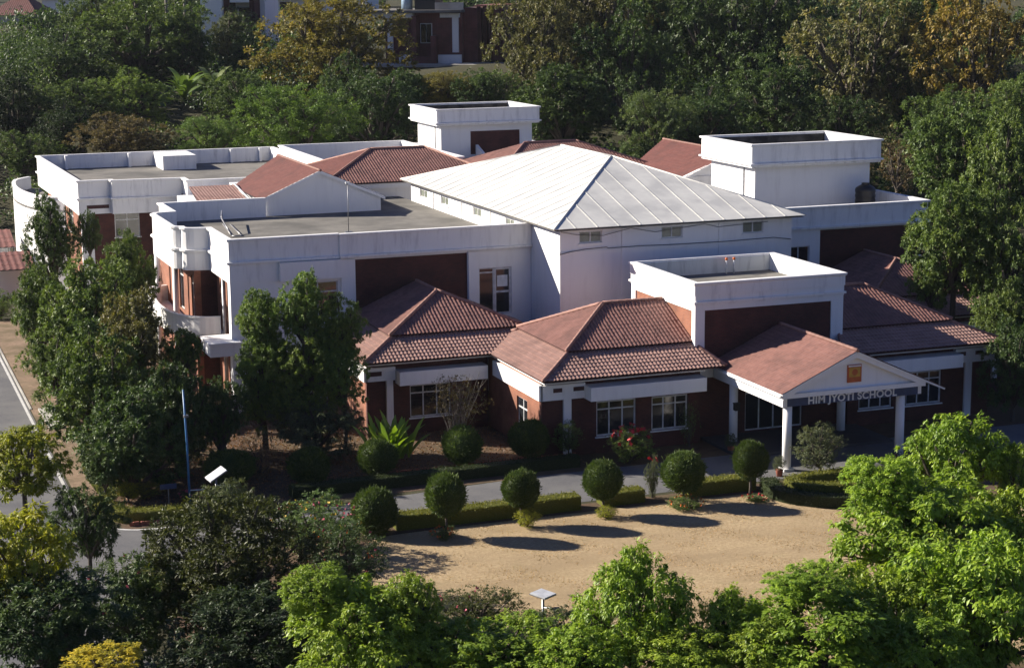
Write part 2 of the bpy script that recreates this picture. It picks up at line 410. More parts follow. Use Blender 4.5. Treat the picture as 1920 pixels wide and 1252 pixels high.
# road, drive, markings
def smooth(pts, n=6):
    P = [Vector(p) for p in pts]; out = []
    for i in range(len(P)-1):
        a = P[max(i-1,0)]; b = P[i]; c = P[i+1]; d = P[min(i+2,len(P)-1)]
        for k in range(n):
            t = k/n; out.append(.5*((2*b)+(-a+c)*t+(2*a-5*b+4*c-d)*t*t+(-a+3*b-3*c+d)*t**3))
    out.append(P[-1]); return [tuple(p) for p in out]
lawn_pts = smooth(lawn_pts+lawn_pts[:1], 4)[:-1]
sheet('lawn', lawn_pts, .012, 'lawn')
edge = [(-34.9,80),(-34.9,40),(-34.95,20),(-35.0,9)] + smooth([(-35.0,8),(-34.95,6),(-34.5,3.6),(-33.4,2.3),(-31.8,1.9),(-29,2.1),(-26,2.3)], 5)
north = edge + [(-22,2.6),(-17,3.3),(-12,3.8),(-2,3.9),(30,3.9)]
south = [(30,-1.4),(-4,-1.4),(-12,-1.5),(-20,-1.3),(-24,-1.4)] + smooth([(-26,-1.8),(-29.5,-3.2),(-32.5,-5),(-34.6,-8),(-35.2,-13)], 5) + [(-35.4,-40),(-42.2,-40),(-42.2,80)]
sheet('road', north + south, .010, 'asphalt')
def ribbon(name, pts, w, z, mat):
    mb = MB(); mb.sweep(pts, [(w/2,z),(w/2,z+.003),(-w/2,z+.003),(-w/2,z)]); o = mb.build(name, mat); return tag(o, kind='structure')
ribbon('edge_line', [(x+(-.18 if i < 4 else -.12), y-.06*(i > 8)) for i, (x, y) in enumerate(edge)][:-1], .16, .013, 'line')
sheet('verge', [(-34.86,60),(-34.86,9),(-34.7,6),(-33.9,3.6),(-32.9,3.0),(-33.3,6),(-33.7,10),(-33.1,20),(-32.6,33),(-32.4,60)], .016, 'verge')
sheet('grass_strip', [(-33.75,8.2),(-33.9,13),(-33.3,20),(-32.9,24),(-32.6,24),(-32.2,20),(-32.4,13),(-32.2,8.2)], .022, 'grass')
sheet('grass_strip', [(-33.0,30),(-32.75,36),(-32.1,36),(-32.2,30)], .022, 'grass')
kb = MB(); kb.sweep([(-34.84,58),(-34.9,29.2)], [(.0,0),(.0,.06),(-.12,.06),(-.12,0)]); tag(kb.build('kerb', 'concrete'), kind='structure')
sl = MB(); sl.flat([(-34.45,28.9),(-33.7,28.8),(-33.65,23.6),(-34.4,23.7)], .0, .13); sl = sl.build('concrete_slab', 'concrete'); tag(sl, 'pale concrete drain slab on the brown road verge', 'slab')

# ------------------------------------------------------------------ assembly hall
hall = thing('assembly_hall', (2.8,33.5,0), 'tall white assembly hall with a cream sheet-metal hip roof', 'building')
HX0, HX1, HY0, HY1 = -4.95, 10.5, 18.9, 48.2
hw = [(-3.72,-2.26,9.54,10.26),(1.64,3.04,9.54,10.26),(7.10,8.54,9.54,10.26)]
facade(hall, 'wall', 'white', 'y', HY0, HX0, HX1, 0, 10.4, .25, hw)
for h in hw: window(hall, 'y', HY0, *h, nx=2, sill=True, pane='pale_glass', depth=.06)
lw = [(44.3,46.1,9.5,10.1),(39.6,41.25,9.5,10.1),(32.8,34.4,9.5,10.1),(26.6,28.2,9.5,10.1)]
facade(hall, 'wall', 'white', 'x', HX0, HY0+.25, HY1, 0, 10.4, .25, lw)
for h in lw: window(hall, 'x', HX0, *h, nx=2, pane='pale_glass', depth=.06)
facade(hall, 'wall', 'white', 'x', HX1, HY0+.25, HY1, 0, 10.4, .25, (), -1)
facade(hall, 'wall', 'white', 'y', HY1, HX0+.25, HX1-.25, 0, 10.4, .25, (), -1)
for a in (-.85, 5.6): panel(hall, 'pilaster', 'white', 'y', HY0, a-.12, a+.12, 0, 10.3, -.06, -.003)
for a in (31, 36.8, 43): panel(hall, 'pilaster', 'white', 'x', HX0, a-.12, a+.12, 8.9, 10.3, -.06, -.003)
panel(hall, 'string_course', 'white', 'y', HY0, HX0-.05, HX1+.05, 9.02, 9.10, -.05, -.004)
EX0, EX1, EY0, EY1, EZ, RZ = -5.56, 11.13, 18.27, 48.85, 10.52, 13.56
RX, RY0, RY1 = 2.785, 29.14, 37.84
roofp = MB(); roofp.add([(EX0+.05,EY0+.05,EZ-.09),(EX1-.05,EY0+.05,EZ-.09),(EX1-.05,EY1-.05,EZ-.09),(EX0+.05,EY1-.05,EZ-.09),(RX,RY0,RZ-.09),(RX,RY1,RZ-.09)],
                        [(0,1,4),(1,2,5,4),(2,3,5),(3,0,4,5),(0,3,2,1)])
roof = roofp.build('roof', 'roof_deck', hall)
def sheet_panels(A, B, C, D, n):
    """standing-seam sheets from eave A-B up to ridge D-C, one object for each sheet"""
    A, B, C, D = map(Vector, (A,B,C,D)); u = (B-A).normalized(); L = (B-A).length
    nr = u.cross(C-B).normalized(); nr = nr if nr.z > 0 else -nr
    v = nr.cross(u); v = v if v.z > 0 else -v
    ra = (D-A).dot(u); rb = (B-C).dot(u); H = (C-B).dot(v)
    vm = lambda q: H*min(1, q/ra, (L-q)/rb)
    for k in range(n):
        q0 = L*k/n; q1 = L*(k+1)/n; ks = [q for q in (ra, L-rb) if q0+1e-4 < q < q1-1e-4]
        g = .012; q0 += g; q1 -= g
        poly = [(q0,0),(q1,0),(q1,vm(q1))] + [(q, vm(q)) for q in sorted(set(ks), reverse=True)] + [(q0,vm(q0))]
        mb = MB(); off = random.uniform(0, .006)
        mb.prism([A+u*x+v*y+nr*off for x, y in poly], nr*.03)
        x = q0
        for x, w in ((q0, .03), (q1-.03, .03)):
            h = min(vm(x), vm(x+w))
            if h > .15: mb.prism([A+u*x+v*.02+nr*(.03+off), A+u*(x+w)+v*.02+nr*(.03+off), A+u*(x+w)+v*h+nr*(.03+off), A+u*x+v*h+nr*(.03+off)], nr*.018)
        mb.build('roof_sheet', 'metal_roof', roof)
sheet_panels((EX0,EY0,EZ),(EX1,EY0,EZ),(RX,RY0,RZ),(RX,RY0,RZ), 12)
sheet_panels((EX1,EY1,EZ),(EX0,EY1,EZ),(RX,RY1,RZ),(RX,RY1,RZ), 12)
sheet_panels((EX0,EY1,EZ),(EX0,EY0,EZ),(RX,RY0,RZ),(RX,RY1,RZ), 22)
sheet_panels((EX1,EY0,EZ),(EX1,EY1,EZ),(RX,RY1,RZ),(RX,RY0,RZ), 22)
for a in ((EX0,EY0),(EX1,EY0)): MB().tube([(a[0],a[1],EZ+.03),(RX,RY0,RZ+.04)], .06, 6).build('hip_flashing', 'metal_roof', roof, True)
for a in ((EX0,EY1),(EX1,EY1)): MB().tube([(a[0],a[1],EZ+.03),(RX,RY1,RZ+.04)], .06, 6).build('hip_flashing', 'metal_roof', roof, True)
MB().tube([(RX,RY0,RZ+.04),(RX,RY1,RZ+.04)], .07, 6).build('ridge_flashing', 'metal_roof', roof, True)
cpts = [(-5.03,18.84,8.98),(-4.3,18.83,9.12),(-3.4,18.83,9.22),(-2.0,18.83,9.27),(-1.9,18.83,9.20),(.2,18.83,9.22),(2.7,18.83,9.17),(6,18.83,9.16),(8,18.83,9.2),(9.2,18.83,9.22),(10.4,18.83,9.05)]
MB().tube([(x,y-.04,z-.02) for x,y,z in cpts], .022, 5).build('cable', 'cable', hall)
c2 = [(-4.9,18.83,10.3),(-3.9,18.83,10.08),(-2.2,18.83,9.95),(-.4,18.83,10.3),(1.2,18.83,9.98),(4.5,18.83,10.28),(5.4,18.83,10.05),(8.8,18.83,10.2)]
MB().tube(c2, .015, 5).build('cable', 'cable', hall)

# ------------------------------------------------------------------ front left wing
wing = thing('classroom_wing', (-14,33,0), 'two-storey white and brick wing with flat parapet roof left of the hall', 'building')
Y0 = 23.66
holes = [(-16.16,-9.11,4.6,8.68),(-8.37,-6.25,4.72,7.66),(-19.7,-17.25,5.3,7.5),(-21.8,-19.2,.9,3.1)]
facade(wing, 'wall', 'white', 'y', Y0, -23.7, -4.97, 0, 8.86, .25, holes)
panel(wing, 'brick_panel', 'brick', 'y', Y0, -16.155, -9.115, 4.605, 8.675, .07, .2)
window(wing, 'y', Y0, -19.7,-17.25,5.3,7.5, nx=2, transom=.28)
window(wing, 'y', Y0, -21.8,-19.2,.9,3.1, nx=3, transom=.28)
window(wing, 'y', Y0, -8.37,-7.37,4.72,7.66, nx=1, transom=.10, sill=False)
dr = MB(); a0, a1, z0, z1 = -7.36, -6.26, 4.73, 7.65
for q in ((a0,a0+.13,z0,z1),(a1-.13,a1,z0,z1),(a0+.13,a1-.13,z1-.14,z1),(a0+.13,a1-.13,z0,z0+.13),(a0+.13,a1-.13,6.08,6.20)): dr.box(q[0],q[1],Y0+.08,Y0+.16,q[2],q[3])
door = dr.build('balcony_door', 'frame', wing)
MB().box(a0+.132,a1-.132,Y0+.11,Y0+.12,z0+.132,6.078).build('pane', 'glass', door)
MB().box(a0+.132,a1-.132,Y0+.11,Y0+.12,6.202,z1-.142).build('pane', 'glass', door)
MB().box(a0+.2,a1-.22,Y0+.095,Y0+.1,6.45,7.15).build('notice', 'letter', door)
panel(wing, 'brick_slot', 'maroon', 'y', Y0, -22.55, -21.28, 8.08, 8.40, -.03, -.003)
MB().box(-20.8,-17.1,23.30,23.655,7.70,8.80).build('sunshade_box', 'white', wing)
for a, b in ((-17.06,-16.22),(-9.06,-8.42),(-23.74,-22.95)): panel(wing, 'pilaster', 'white', 'y', Y0, a, b, 0, 8.74, -.10, -.004)
lp = [(-17.0,43.4),(-24.3,43.4),(-24.3,38.4),(-25.0,38.35),(-25.5,38.1),(-25.75,37.6),(-25.72,31.4),(-25.64,30.9),(-25.5,30.72),(-25.2,30.62),(-25.22,30.05),(-25.05,29.8),(-24.6,29.6),(-23.75,29.42),(-23.75,23.6),(-17.14,23.6),(-17.08,23.52),(-4.96,23.52)]
MB().sweep(lp[:-2]+[(-17.14,23.6)], prof(7.7,8.98,10.32)).build('parapet', 'weathered', wing)
MB().sweep([(-17.13,23.5),(-4.96,23.5)], prof(8.8,8.98,10.3)).build('parapet', 'weathered', wing)
MB().flat([(-17,43.3),(-24.2,43.3),(-24.2,38.4),(-25.55,37.6),(-25.5,31),(-24.7,29.8),(-23.6,29.4),(-23.6,23.75),(-4.97,23.75),(-4.97,51.2),(-8.7,51.2),(-8.7,43.6),(-17,43.6)], 8.75, 9.0).build('roof_slab', 'roof_deck', wing)
# west side below the overhanging parapet
wh = [(24.75,25.65,5.1,7.35),(24.75,25.65,.9,3.1)]
facade(wing, 'wall', 'brick_sunlit', 'x', -23.35, 23.92, 29.3, 0, 8.7, .25, wh)
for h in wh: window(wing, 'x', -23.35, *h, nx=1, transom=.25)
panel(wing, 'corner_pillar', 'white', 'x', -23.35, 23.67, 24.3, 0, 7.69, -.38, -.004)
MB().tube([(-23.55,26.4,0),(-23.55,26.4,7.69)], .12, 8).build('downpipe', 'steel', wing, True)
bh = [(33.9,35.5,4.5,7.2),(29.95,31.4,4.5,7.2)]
facade(wing, 'wall', 'brick_sunlit', 'x', -24.55, 29.6, 43.3, 0, 8.7, .25, bh)
for h in bh: window(wing, 'x', -24.55, *h, nx=1, transom=.2, sill=False)
facade(wing, 'wall', 'brick', 'y', 29.6, -24.3, -23.1, 0, 8.7, .25)
MB().box(-24.7,-24.3,29.5,29.9,0,7.69).build('pillar', 'brick_sunlit', wing)
for yy in (32.9, 39.3): MB().tube([(-25.25,yy,0),(-25.25,yy,7.71)], .19, 12).build('column', 'white', wing, True)
bal = smooth([(-23.7,26.9),(-24.9,27.3),(-25.9,28.6),(-26.35,30.6),(-26.45,33.2),(-26.2,36.5),(-25.9,39.4),(-24.6,40.0)], 4)[::-1]
MB().sweep(bal, [(0,4.1),(0,5.15),(.05,5.15),(.05,5.25),(-.18,5.25),(-.18,4.1)]).build('balcony_wall', 'weathered', wing)
MB().flat(bal+[(-23.4,26.9),(-23.4,40)], 4.0, 4.2).build('balcony_floor', 'white', wing)
MB().box(-25.2,-23.4,22.75,25.4,3.62,4.30).box(-25.27,-23.37,22.68,25.47,4.303,4.42).build('canopy', 'weathered', wing)
facade(wing, 'wall', 'white', 'y', 43.4, -24.3, -17, 0, 8.75, .25, (), -1)
# things standing on the wing roof
an = thing('antenna_mast', (-13.9,33.1,9.0), 'thin steel mast with a pale tip on the left wing roof', 'mast')
MB().tube([(-13.92,33.14,9.0),(-13.90,33.14,12.15)], .028, 6).build('pole', 'steel', an, True)
MB().box(-14.05,-13.77,33.05,33.2,12.15,12.27).build('tip', 'frame', an)
MB().box(-14.15,-13.68,32.95,33.35,9.0,9.06).build('base_plate', 'steel', an)
rk = thing('metal_frame', (-21.4,34.6,9.0), 'grey metal frame leaning on the roof by the corner parapet', 'frame')
for q in (((-20.6,40.4,9.05),(-21.3,34.2,9.05)),((-20.6,40.6,9.9),(-21.5,36.3,9.95)),((-20.6,40.4,9.05),(-20.6,40.6,9.9)),((-21.5,36.3,9.95),(-21.3,34.2,9.05)),((-20.2,39.9,9.05),(-20.7,34.0,9.05)),((-21.3,34.2,9.05),(-20.7,34.0,9.05))):
    MB().tube(q, .045, 6).build('rail', 'steel', rk, True)

# ------------------------------------------------------------------ gabled link roofs behind the wings
def gable_link(sx, name, label):
    X = (lambda x: x) if sx > 0 else (lambda x: 6.0-x)
    g = thing(name, (X(-13.0),48,0), label, 'building')
    pts = [(X(-16.95),43.5,8.99),(X(-8.68),43.5,8.99),(X(-8.68),43.5,10.2),(X(-13.04),43.5,11.9),(X(-16.95),43.5,10.2)]
    MB().prism(pts, (0,.25,0)).build('gable_wall', 'white', g)
    for s in (-1, 1):
        ex = -17.25 if s < 0 else -8.4
        ez = 11.98-abs(ex+13.04)*.43
        P = [(X(ex),43.3,ez),(X(ex),52.6,ez),(X(-13.04),56,11.98),(X(-13.04),43.3,11.98)]
        tile_slope(g, P, 'tile_red', amp=.03, step=.012); soffit(g, P)
        MB().prism([(X(ex),43.28,ez-.20),(X(-13.04),43.28,11.78),(X(-13.04),43.28,12.0),(X(ex),43.28,ez+.02)], (0,.2,0)).build('verge_board', 'white', g)
    cap(g, (X(-13.04),43.25,11.98), (X(-13.04),56,11.98), .09)
    MB().box(*sorted((X(-16.8),X(-8.8))), 43.76, 56, 0, 10.1).build('wall', 'white', g)
    return g
gl = gable_link(1, 'gabled_link', 'red-tiled gable roof with white gable end behind the left wing')
gr = gable_link(-1, 'gabled_link', 'red-tiled gable roof tucked behind the right roof tower')
P = [(-21.0,44.4,9.35),(-17.35,44.4,9.35),(-17.35,52,10.35),(-20.6,52,10.35)]
tile_slope(gl, P, 'tile_pale'); soffit(gl, P)
MB().box(-20.6,-17.3,44.0,57.0,0,9.2).build('wall', 'white', gl)
cap(gl, (-17.3,44.4,9.5), (-17.3,52,10.4), .08, 'frame')
def rear_roof(sx, label):
    X = (lambda x: x) if sx > 0 else (lambda x: 6.0-x)
    g = thing('rear_hall', (X(-3.4),56.6,0), label, 'building')
    A=(X(-10.9),51,10.15); B=(X(3.2),51,10.15); C=(X(3.2),62.2,10.15); D=(X(-10.9),62.2,10.15); E=(X(-5.55),56.6,12.1); F=(X(-1.2),56.6,12.1)
    for P in ([A,B,F,E],[D,A,E],[C,D,E,F],[B,C,F]):
        tile_slope(g, P, 'tile_red' if P[0] == D else 'tile'); soffit(g, P)
    for a, b in ((A,E),(E,F),(F,B),(D,E)): cap(g, a, b, .09)
    MB().box(*sorted((X(-10.3),X(2.6))), 51.5, 61.7, 0, 10.0).build('wall', 'white', g)
    MB().box(*sorted((X(-10.5),X(2.8))), 51.2, 51.49, 9.65, 10.02).build('eave_band', 'white', g)
rear_roof(1, 'brown-tiled hip roof between gable and metal roof')
rear_roof(-1, 'brown-tiled hip roof barely showing over the metal roof ridge')

# ------------------------------------------------------------------ rear left wing
rw = thing('rear_wing', (-18,70,0), 'long white flat-roofed wing at the far left with brick panels', 'building')
rp = [(-7.6,82),(-28.0,82.3),(-27.5,60.0),(-25.1,60.0),(-25.05,59.4),(-19.8,59.0),(-19.8,57.0),(-12,57.0)]
MB().sweep(rp, prof(7.75,8.98,10.32)).build('parapet', 'weathered', rw)
MB().sweep([(-12,62.6),(-7.4,62.6),(-7.4,81.9)], prof(8.8,8.98,10.32)).build('parapet', 'white', rw)
MB().flat([(-7.6,81.8),(-27.8,82.0),(-27.3,60.2),(-25,60.2),(-19.9,59.2),(-19.9,57.2),(-12,57.2),(-12,62.7),(-7.6,62.7)], 8.8, 9.1).build('roof_slab', 'roof_deck', rw)
fh = [(-24.85,-22.95,5.85,7.74)]
facade(rw, 'wall', 'brick', 'y', 60.2, -26.45, -19.9, 0, 8.8, .25, fh)
window(rw, 'y', 60.2, *fh[0], nx=2, transom=.3)
MB().box(-27.35,-26.455,60.15,60.5,0,8.8).build('corner_pillar', 'white', rw)
panel(rw, 'brick_slot', 'maroon', 'y', 60.0, -26.9, -25.25, 8.15, 8.42, -.02, -.003)
panel(rw, 'spandrel', 'white', 'y', 59.7, -25.0, -19.9, 7.755, 8.6, -.3, -.003)
sh = [(65.5,68.2,5.6,7.4),(70,73.5,5.6,7.4)]
facade(rw, 'wall', 'brick_sunlit', 'x', -27.25, 60.5, 81.8, 0, 8.8, .25, sh)
for h in sh: window(rw, 'x', -27.25, *h, nx=2, transom=.3)
panel(rw, 'wall_band', 'white', 'x', -27.25, 60.52, 81.78, 7.5, 8.78, -.07, -.003)
facade(rw, 'wall', 'white', 'x', -19.85, 57.2, 60.1, 0, 8.8, .25, (), -1)
facade(rw, 'wall', 'white', 'y', 57.2, -19.8, -12, 0, 8.8, .2)
MB().box(-18.05,-15.2,77.2,81.7,9.1,10.30).build('shaft', 'weathered', rw)
for x in (-25.6,-20.2,-11.2,-8.6): MB().box(x-.12,x+.12,81.4,81.9,9.1,10.28).build('buttress', 'white', rw)
arc = smooth([(-27.3,70.4),(-29.0,72.4),(-29.9,75.8),(-30.2,80.5),(-29.7,85.6),(-28.2,88.2)], 5)[::-1]
MB().sweep(arc, [(0,0),(0,7.85),(.06,7.85),(.06,7.97),(-.25,7.97),(-.25,0)]).build('curved_wall', 'white', rw, False)
MB().flat(arc+[(-27.3,88)], 6.7, 6.9).build('terrace_floor', 'roof_deck', rw)

# ------------------------------------------------------------------ roof towers
def roof_tower(label, x0, x1, y0, y1, zb, zband, zt, brick=None):
    t = thing('roof_tower', ((x0+x1)/2,(y0+y1)/2,zb), label, 'tower', 'box-shaped roof towers with overhanging parapet')
    i = .62
    if brick:
        facade(t, 'wall', 'white', 'y', y0+i, x0+i, x1-i, zb, zband, .25, [brick])
        panel(t, 'brick_panel', 'brick', 'y', y0+i, brick[0]+.005, brick[1]-.005, brick[2]+.005, brick[3]-.005, .07, .2)
    else: facade(t, 'wall', 'white', 'y', y0+i, x0+i, x1-i, zb, zband, .25)
    facade(t, 'wall', 'white', 'x', x0+i, y0+i+.25, y1-i, zb, zband, .25); facade(t, 'wall', 'white', 'x', x1-i, y0+i+.25, y1-i, zb, zband, .25, (), -1)
    facade(t, 'wall', 'white', 'y', y1-i, x0+i+.25, x1-i-.25, zb, zband, .25, (), -1)
    MB().sweep([(x0+.08,y1-.08),(x0+.08,y0+.08),(x1-.08,y0+.08),(x1-.08,y1-.08)], prof(zband,zband+.28,zt,.22), True).build('parapet', 'weathered', t)
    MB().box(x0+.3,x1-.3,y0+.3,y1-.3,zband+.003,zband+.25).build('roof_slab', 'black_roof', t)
    for q in ((x0+.305,x1-.305,y1-.36,y1-.31),(x0+.305,x0+.35,y0+.35,y1-.365)): MB().box(*q, zband+.252, zt-.16).build('dark_lining', 'black_roof', t)  # near-black sheets over the inner back and left parapet faces
    MB().tube([(x0+i-.06,y0+2.2,zb),(x0+i-.06,y0+2.2,zband)], .05, 6).build('downpipe', 'frame', t)
    return t
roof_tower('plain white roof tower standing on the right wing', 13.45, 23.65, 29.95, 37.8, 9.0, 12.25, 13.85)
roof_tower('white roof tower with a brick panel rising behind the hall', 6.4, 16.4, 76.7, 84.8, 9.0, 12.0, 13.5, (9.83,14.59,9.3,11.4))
rb = thing('rear_block', (11,78,0), 'low white block under the rear roof tower', 'building')
MB().box(4.5,19,70,88,0,8.8).build('wall', 'white', rb)
MB().sweep([(4.5,88),(4.5,70),(19,70),(19,88)], prof(8.6,8.8,9.6,.2), True).build('parapet', 'white', rb)
MB().box(4.8,18.7,70.3,87.7,8.803,9.0).build('roof_slab', 'roof_deck', rb)
MB().prism([(10.2,74,9.0),(10.2,77,9.0),(10.2,77,10.2),(10.2,74,9.2)], (.25,0,0)).build('wing_wall', 'white', rb)
lowb = thing('rear_block', (-4,68,0), 'low white parapet block behind the brown hip roof', 'building')
MB().box(-7.2,4.2,63,80,0,8.9).build('wall', 'white', lowb)
MB().sweep([(-7.2,80),(-7.2,63),(4.2,63),(4.2,80)], prof(8.5,8.9,10.6,.2), True).build('parapet', 'white', lowb)
MB().box(-7,4,63.2,79.8,8.903,9.0).build('roof_slab', 'roof_deck', lowb)

# ------------------------------------------------------------------ right wing
rwg = thing('classroom_wing', (17,33,0), 'shaded white wing right of the hall with a dark brick panel', 'building')
rh = [(15.25,22.75,4.6,8.72),(12.9,14.5,6.2,7.74)]
facade(rwg, 'wall', 'white', 'y', Y0, 10.55, 23.2, 0, 8.86, .25, rh)
panel(rwg, 'brick_panel', 'brick', 'y', Y0, 15.255, 22.745, 4.605, 8.715, .07, .2)
window(rwg, 'y', Y0, *rh[1], nx=2)
facade(rwg, 'wall', 'white', 'x', 23.2, Y0+.25, 43.3, 0, 8.86, .25, (), -1)
facade(rwg, 'wall', 'white', 'y', 43.3, 10.55, 22.95, 0, 8.86, .25, (), -1)
MB().sweep([(10.55,23.55),(23.3,23.55),(23.3,43.4),(10.55,43.4)], prof(8.78,8.98,10.32)).build('parapet', 'weathered', rwg)
MB().box(10.55,23.1,23.75,43.2,8.86,9.0).build('roof_slab', 'roof_deck', rwg)
tk = thing('water_tank', (21.6,28.7,9.0), 'black ribbed plastic water tank on the right wing roof', 'water tank')
pth = []; rr = []
for k in range(13): pth.append((21.6,28.7,9.25+k*.118)); rr.append(.70 if k % 3 else .665)
pth += [(21.6,28.7,10.78),(21.6,28.7,10.92)]; rr += [.52,.25]
MB().tube(pth, rr, 20).build('body', 'black', tk, True)
MB().tube([(21.6,28.7,10.9),(21.6,28.7,11.02)], .27, 14).build('lid', 'black', tk)
MB().box(20.85,22.35,27.95,29.45,9.0,9.25).build('plinth', 'concrete', tk)

# ------------------------------------------------------------------ entrance block
tw = thing('entrance_block', (3,11.8,0), 'white box-shaped entrance block with brick panel above the porch', 'building')
facade(tw, 'wall', 'white', 'y', 7.66, -1.55, 7.64, 3.42, 7.6, .25, [(-.97,6.88,4.0,7.17)])
facade(tw, 'wall', 'brick', 'y', 7.70, -1.55, 7.64, 0, 3.415, .21, [(1.6,5.2,.17,2.9)])  # dark brick in place of white paint deepens the shade behind the porch
panel(tw, 'brick_panel', 'brick', 'y', 7.66, -.965, 6.875, 4.005, 7.165, .08, .2)
ed = window(tw, 'y', 7.70, 1.6,5.2,.17,2.9, nx=4, transom=.22, sill=False)
facade(tw, 'wall', 'white', 'x', -1.55, 7.91, 16.15, 0, 7.6, .25, [(8.1,15.6,3.6,7.13)])
panel(tw, 'brick_panel', 'brick_sunlit', 'x', -1.55, 8.105, 15.595, 3.605, 7.125, .08, .2)
facade(tw, 'wall', 'white', 'x', 7.64, 7.91, 16.15, 0, 7.6, .25, (), -1)
facade(tw, 'wall', 'white', 'y', 16.15, -1.3, 7.39, 0, 7.6, .25, (), -1)
MB().sweep([(-1.57,16.2),(-1.57,7.64),(7.66,7.64),(7.66,16.2)], [(0,7.45),(0,7.56),(.1,7.56),(.1,7.68),(0,7.68),(0,8.02),(.04,8.02),(.04,8.55),(.12,8.62),(.12,8.73),(-.25,8.73),(-.25,7.45)], True).build('parapet', 'weathered', tw)
MB().box(-1.3,7.4,7.9,15.95,7.45,7.72).build('roof_slab', 'roof_deck', tw)
MB().box(-1.3,7.4,15.90,15.945,7.725,8.60).build('dark_lining', 'grimy', tw)
for x, nm in ((4.35,'orange'),(4.85,'orange')):
    pt = thing('pipe_stub', (x,15.6,7.72), ('left' if x < 4.5 else 'right')+' of two orange-capped pipe stubs on the entrance block roof', 'pipe', 'pipe stubs on the entrance block roof')
    MB().tube([(x,15.6,7.72),(x,15.6,8.52)], .05, 8).build('pipe', 'frame', pt, True)
    MB().tube([(x,15.6,8.52),(x,15.6,8.66)], .085, 8).build('cap', 'orange_flower', pt, True)

# ------------------------------------------------------------------ pavilions (two each side of the entrance block)
SY = 3.05
def front_pavilion(sx, label):
    X = (lambda x: x) if sx > 0 else (lambda x: 2*SY-x)
    S = lambda a, b: sorted((X(a), X(b)))
    g = thing('tiled_pavilion', (X(-6),10,0), label, 'pavilion', 'tiled pavilions of the school front')
    # walls
    hs = [(*S(-7.69,-5.36), .90, 2.83), (*S(-4.45,-2.28), .92, 2.80)]
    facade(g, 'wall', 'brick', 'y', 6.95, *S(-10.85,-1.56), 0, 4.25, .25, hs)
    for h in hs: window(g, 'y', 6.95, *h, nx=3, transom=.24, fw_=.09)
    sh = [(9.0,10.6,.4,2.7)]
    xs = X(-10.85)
    facade(g, 'wall', 'brick_sunlit', 'x', xs, 7.2, 15.2, 0, 4.25, .25, sh, sx)
    window(g, 'x', xs, *sh[0], nx=2, transom=.25, sg=sx)
    MB().box(*S(-9.62,-9.18), 6.80, 6.948, 0, 3.3).build('pillar', 'white', g)
    MB().box(*S(-10.93,-8.42), 6.72, 6.946, 3.16, 3.98).build('corner_band', 'white', g)
    MB().box(*S(-11.06,-10.854), 6.72, 13.9, 3.18, 4.02).build('side_band', 'white', g)
    MB().box(*S(-8.415,-1.66), 5.92, 6.946, 3.10, 3.84).build('sunshade', 'white', g)
    for a, b in ((-10.25,-9.75),(-9.1,-8.5)): MB().box(*S(a,b), 6.69, 6.718, 3.58, 3.80).build('brick_slot', 'maroon', g)
    MB().box(*S(-10.95,-1.6), 6.2, 16.8, 4.16, 4.22).build('ceiling', 'white', g)
    # two-tier hip roof
    e0, e1, ez = -11.2, -.6, 4.43; b = 2.35; bz = 5.34; uz = 5.47; yr, zr, xr = 11.76, 7.2, -5.25; ye = 5.78; yb = 17.74
    L1=[(X(e0),ye,ez),(X(e1),ye,ez),(X(e1-.9),ye+b,bz),(X(e0+b),ye+b,bz)]
    L2=[(X(e0),yb,ez),(X(e0),ye,ez),(X(e0+b),ye+b,bz),(X(e0+b),yb-b,bz)]
    q = b-.12
    U1=[(X(e0+q),ye+q,uz),(X(-1.5),ye+q,uz),(X(-1.5),yr,zr),(X(xr),yr,zr)]
    U2=[(X(e0+q),yb-q,uz),(X(e0+q),ye+q,uz),(X(xr),yr,zr)]
    U3=[(X(-1.5),yb-q,uz),(X(e0+q),yb-q,uz),(X(xr),yr,zr),(X(-1.5),yr,zr)]
    L3=[(X(-1.6),yb,ez),(X(e0),yb,ez),(X(e0+b),yb-b,bz),(X(-1.6),yb-b,bz)]
    for P, m in ((L1,'tile_pale'),(L2,'tile_pale'),(L3,'tile'),(U1,'tile'),(U2,'tile'),(U3,'tile')):
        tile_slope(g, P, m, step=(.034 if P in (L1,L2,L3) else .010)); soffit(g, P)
    cap(g, (X(e0),ye,ez), (X(e0+b),ye+b,bz)); cap(g, (X(e0+q),ye+q,uz), (X(xr),yr,zr)); cap(g, (X(xr),yr,zr), (X(-1.6),yr,zr))
    cap(g, (X(e0),yb,ez), (X(e0+b),yb-b,bz)); cap(g, (X(e0+q),yb-q,uz), (X(xr),yr,zr))
    cap(g, (X(e1),ye,ez), (X(e1-.9),ye+b,bz))
    return g
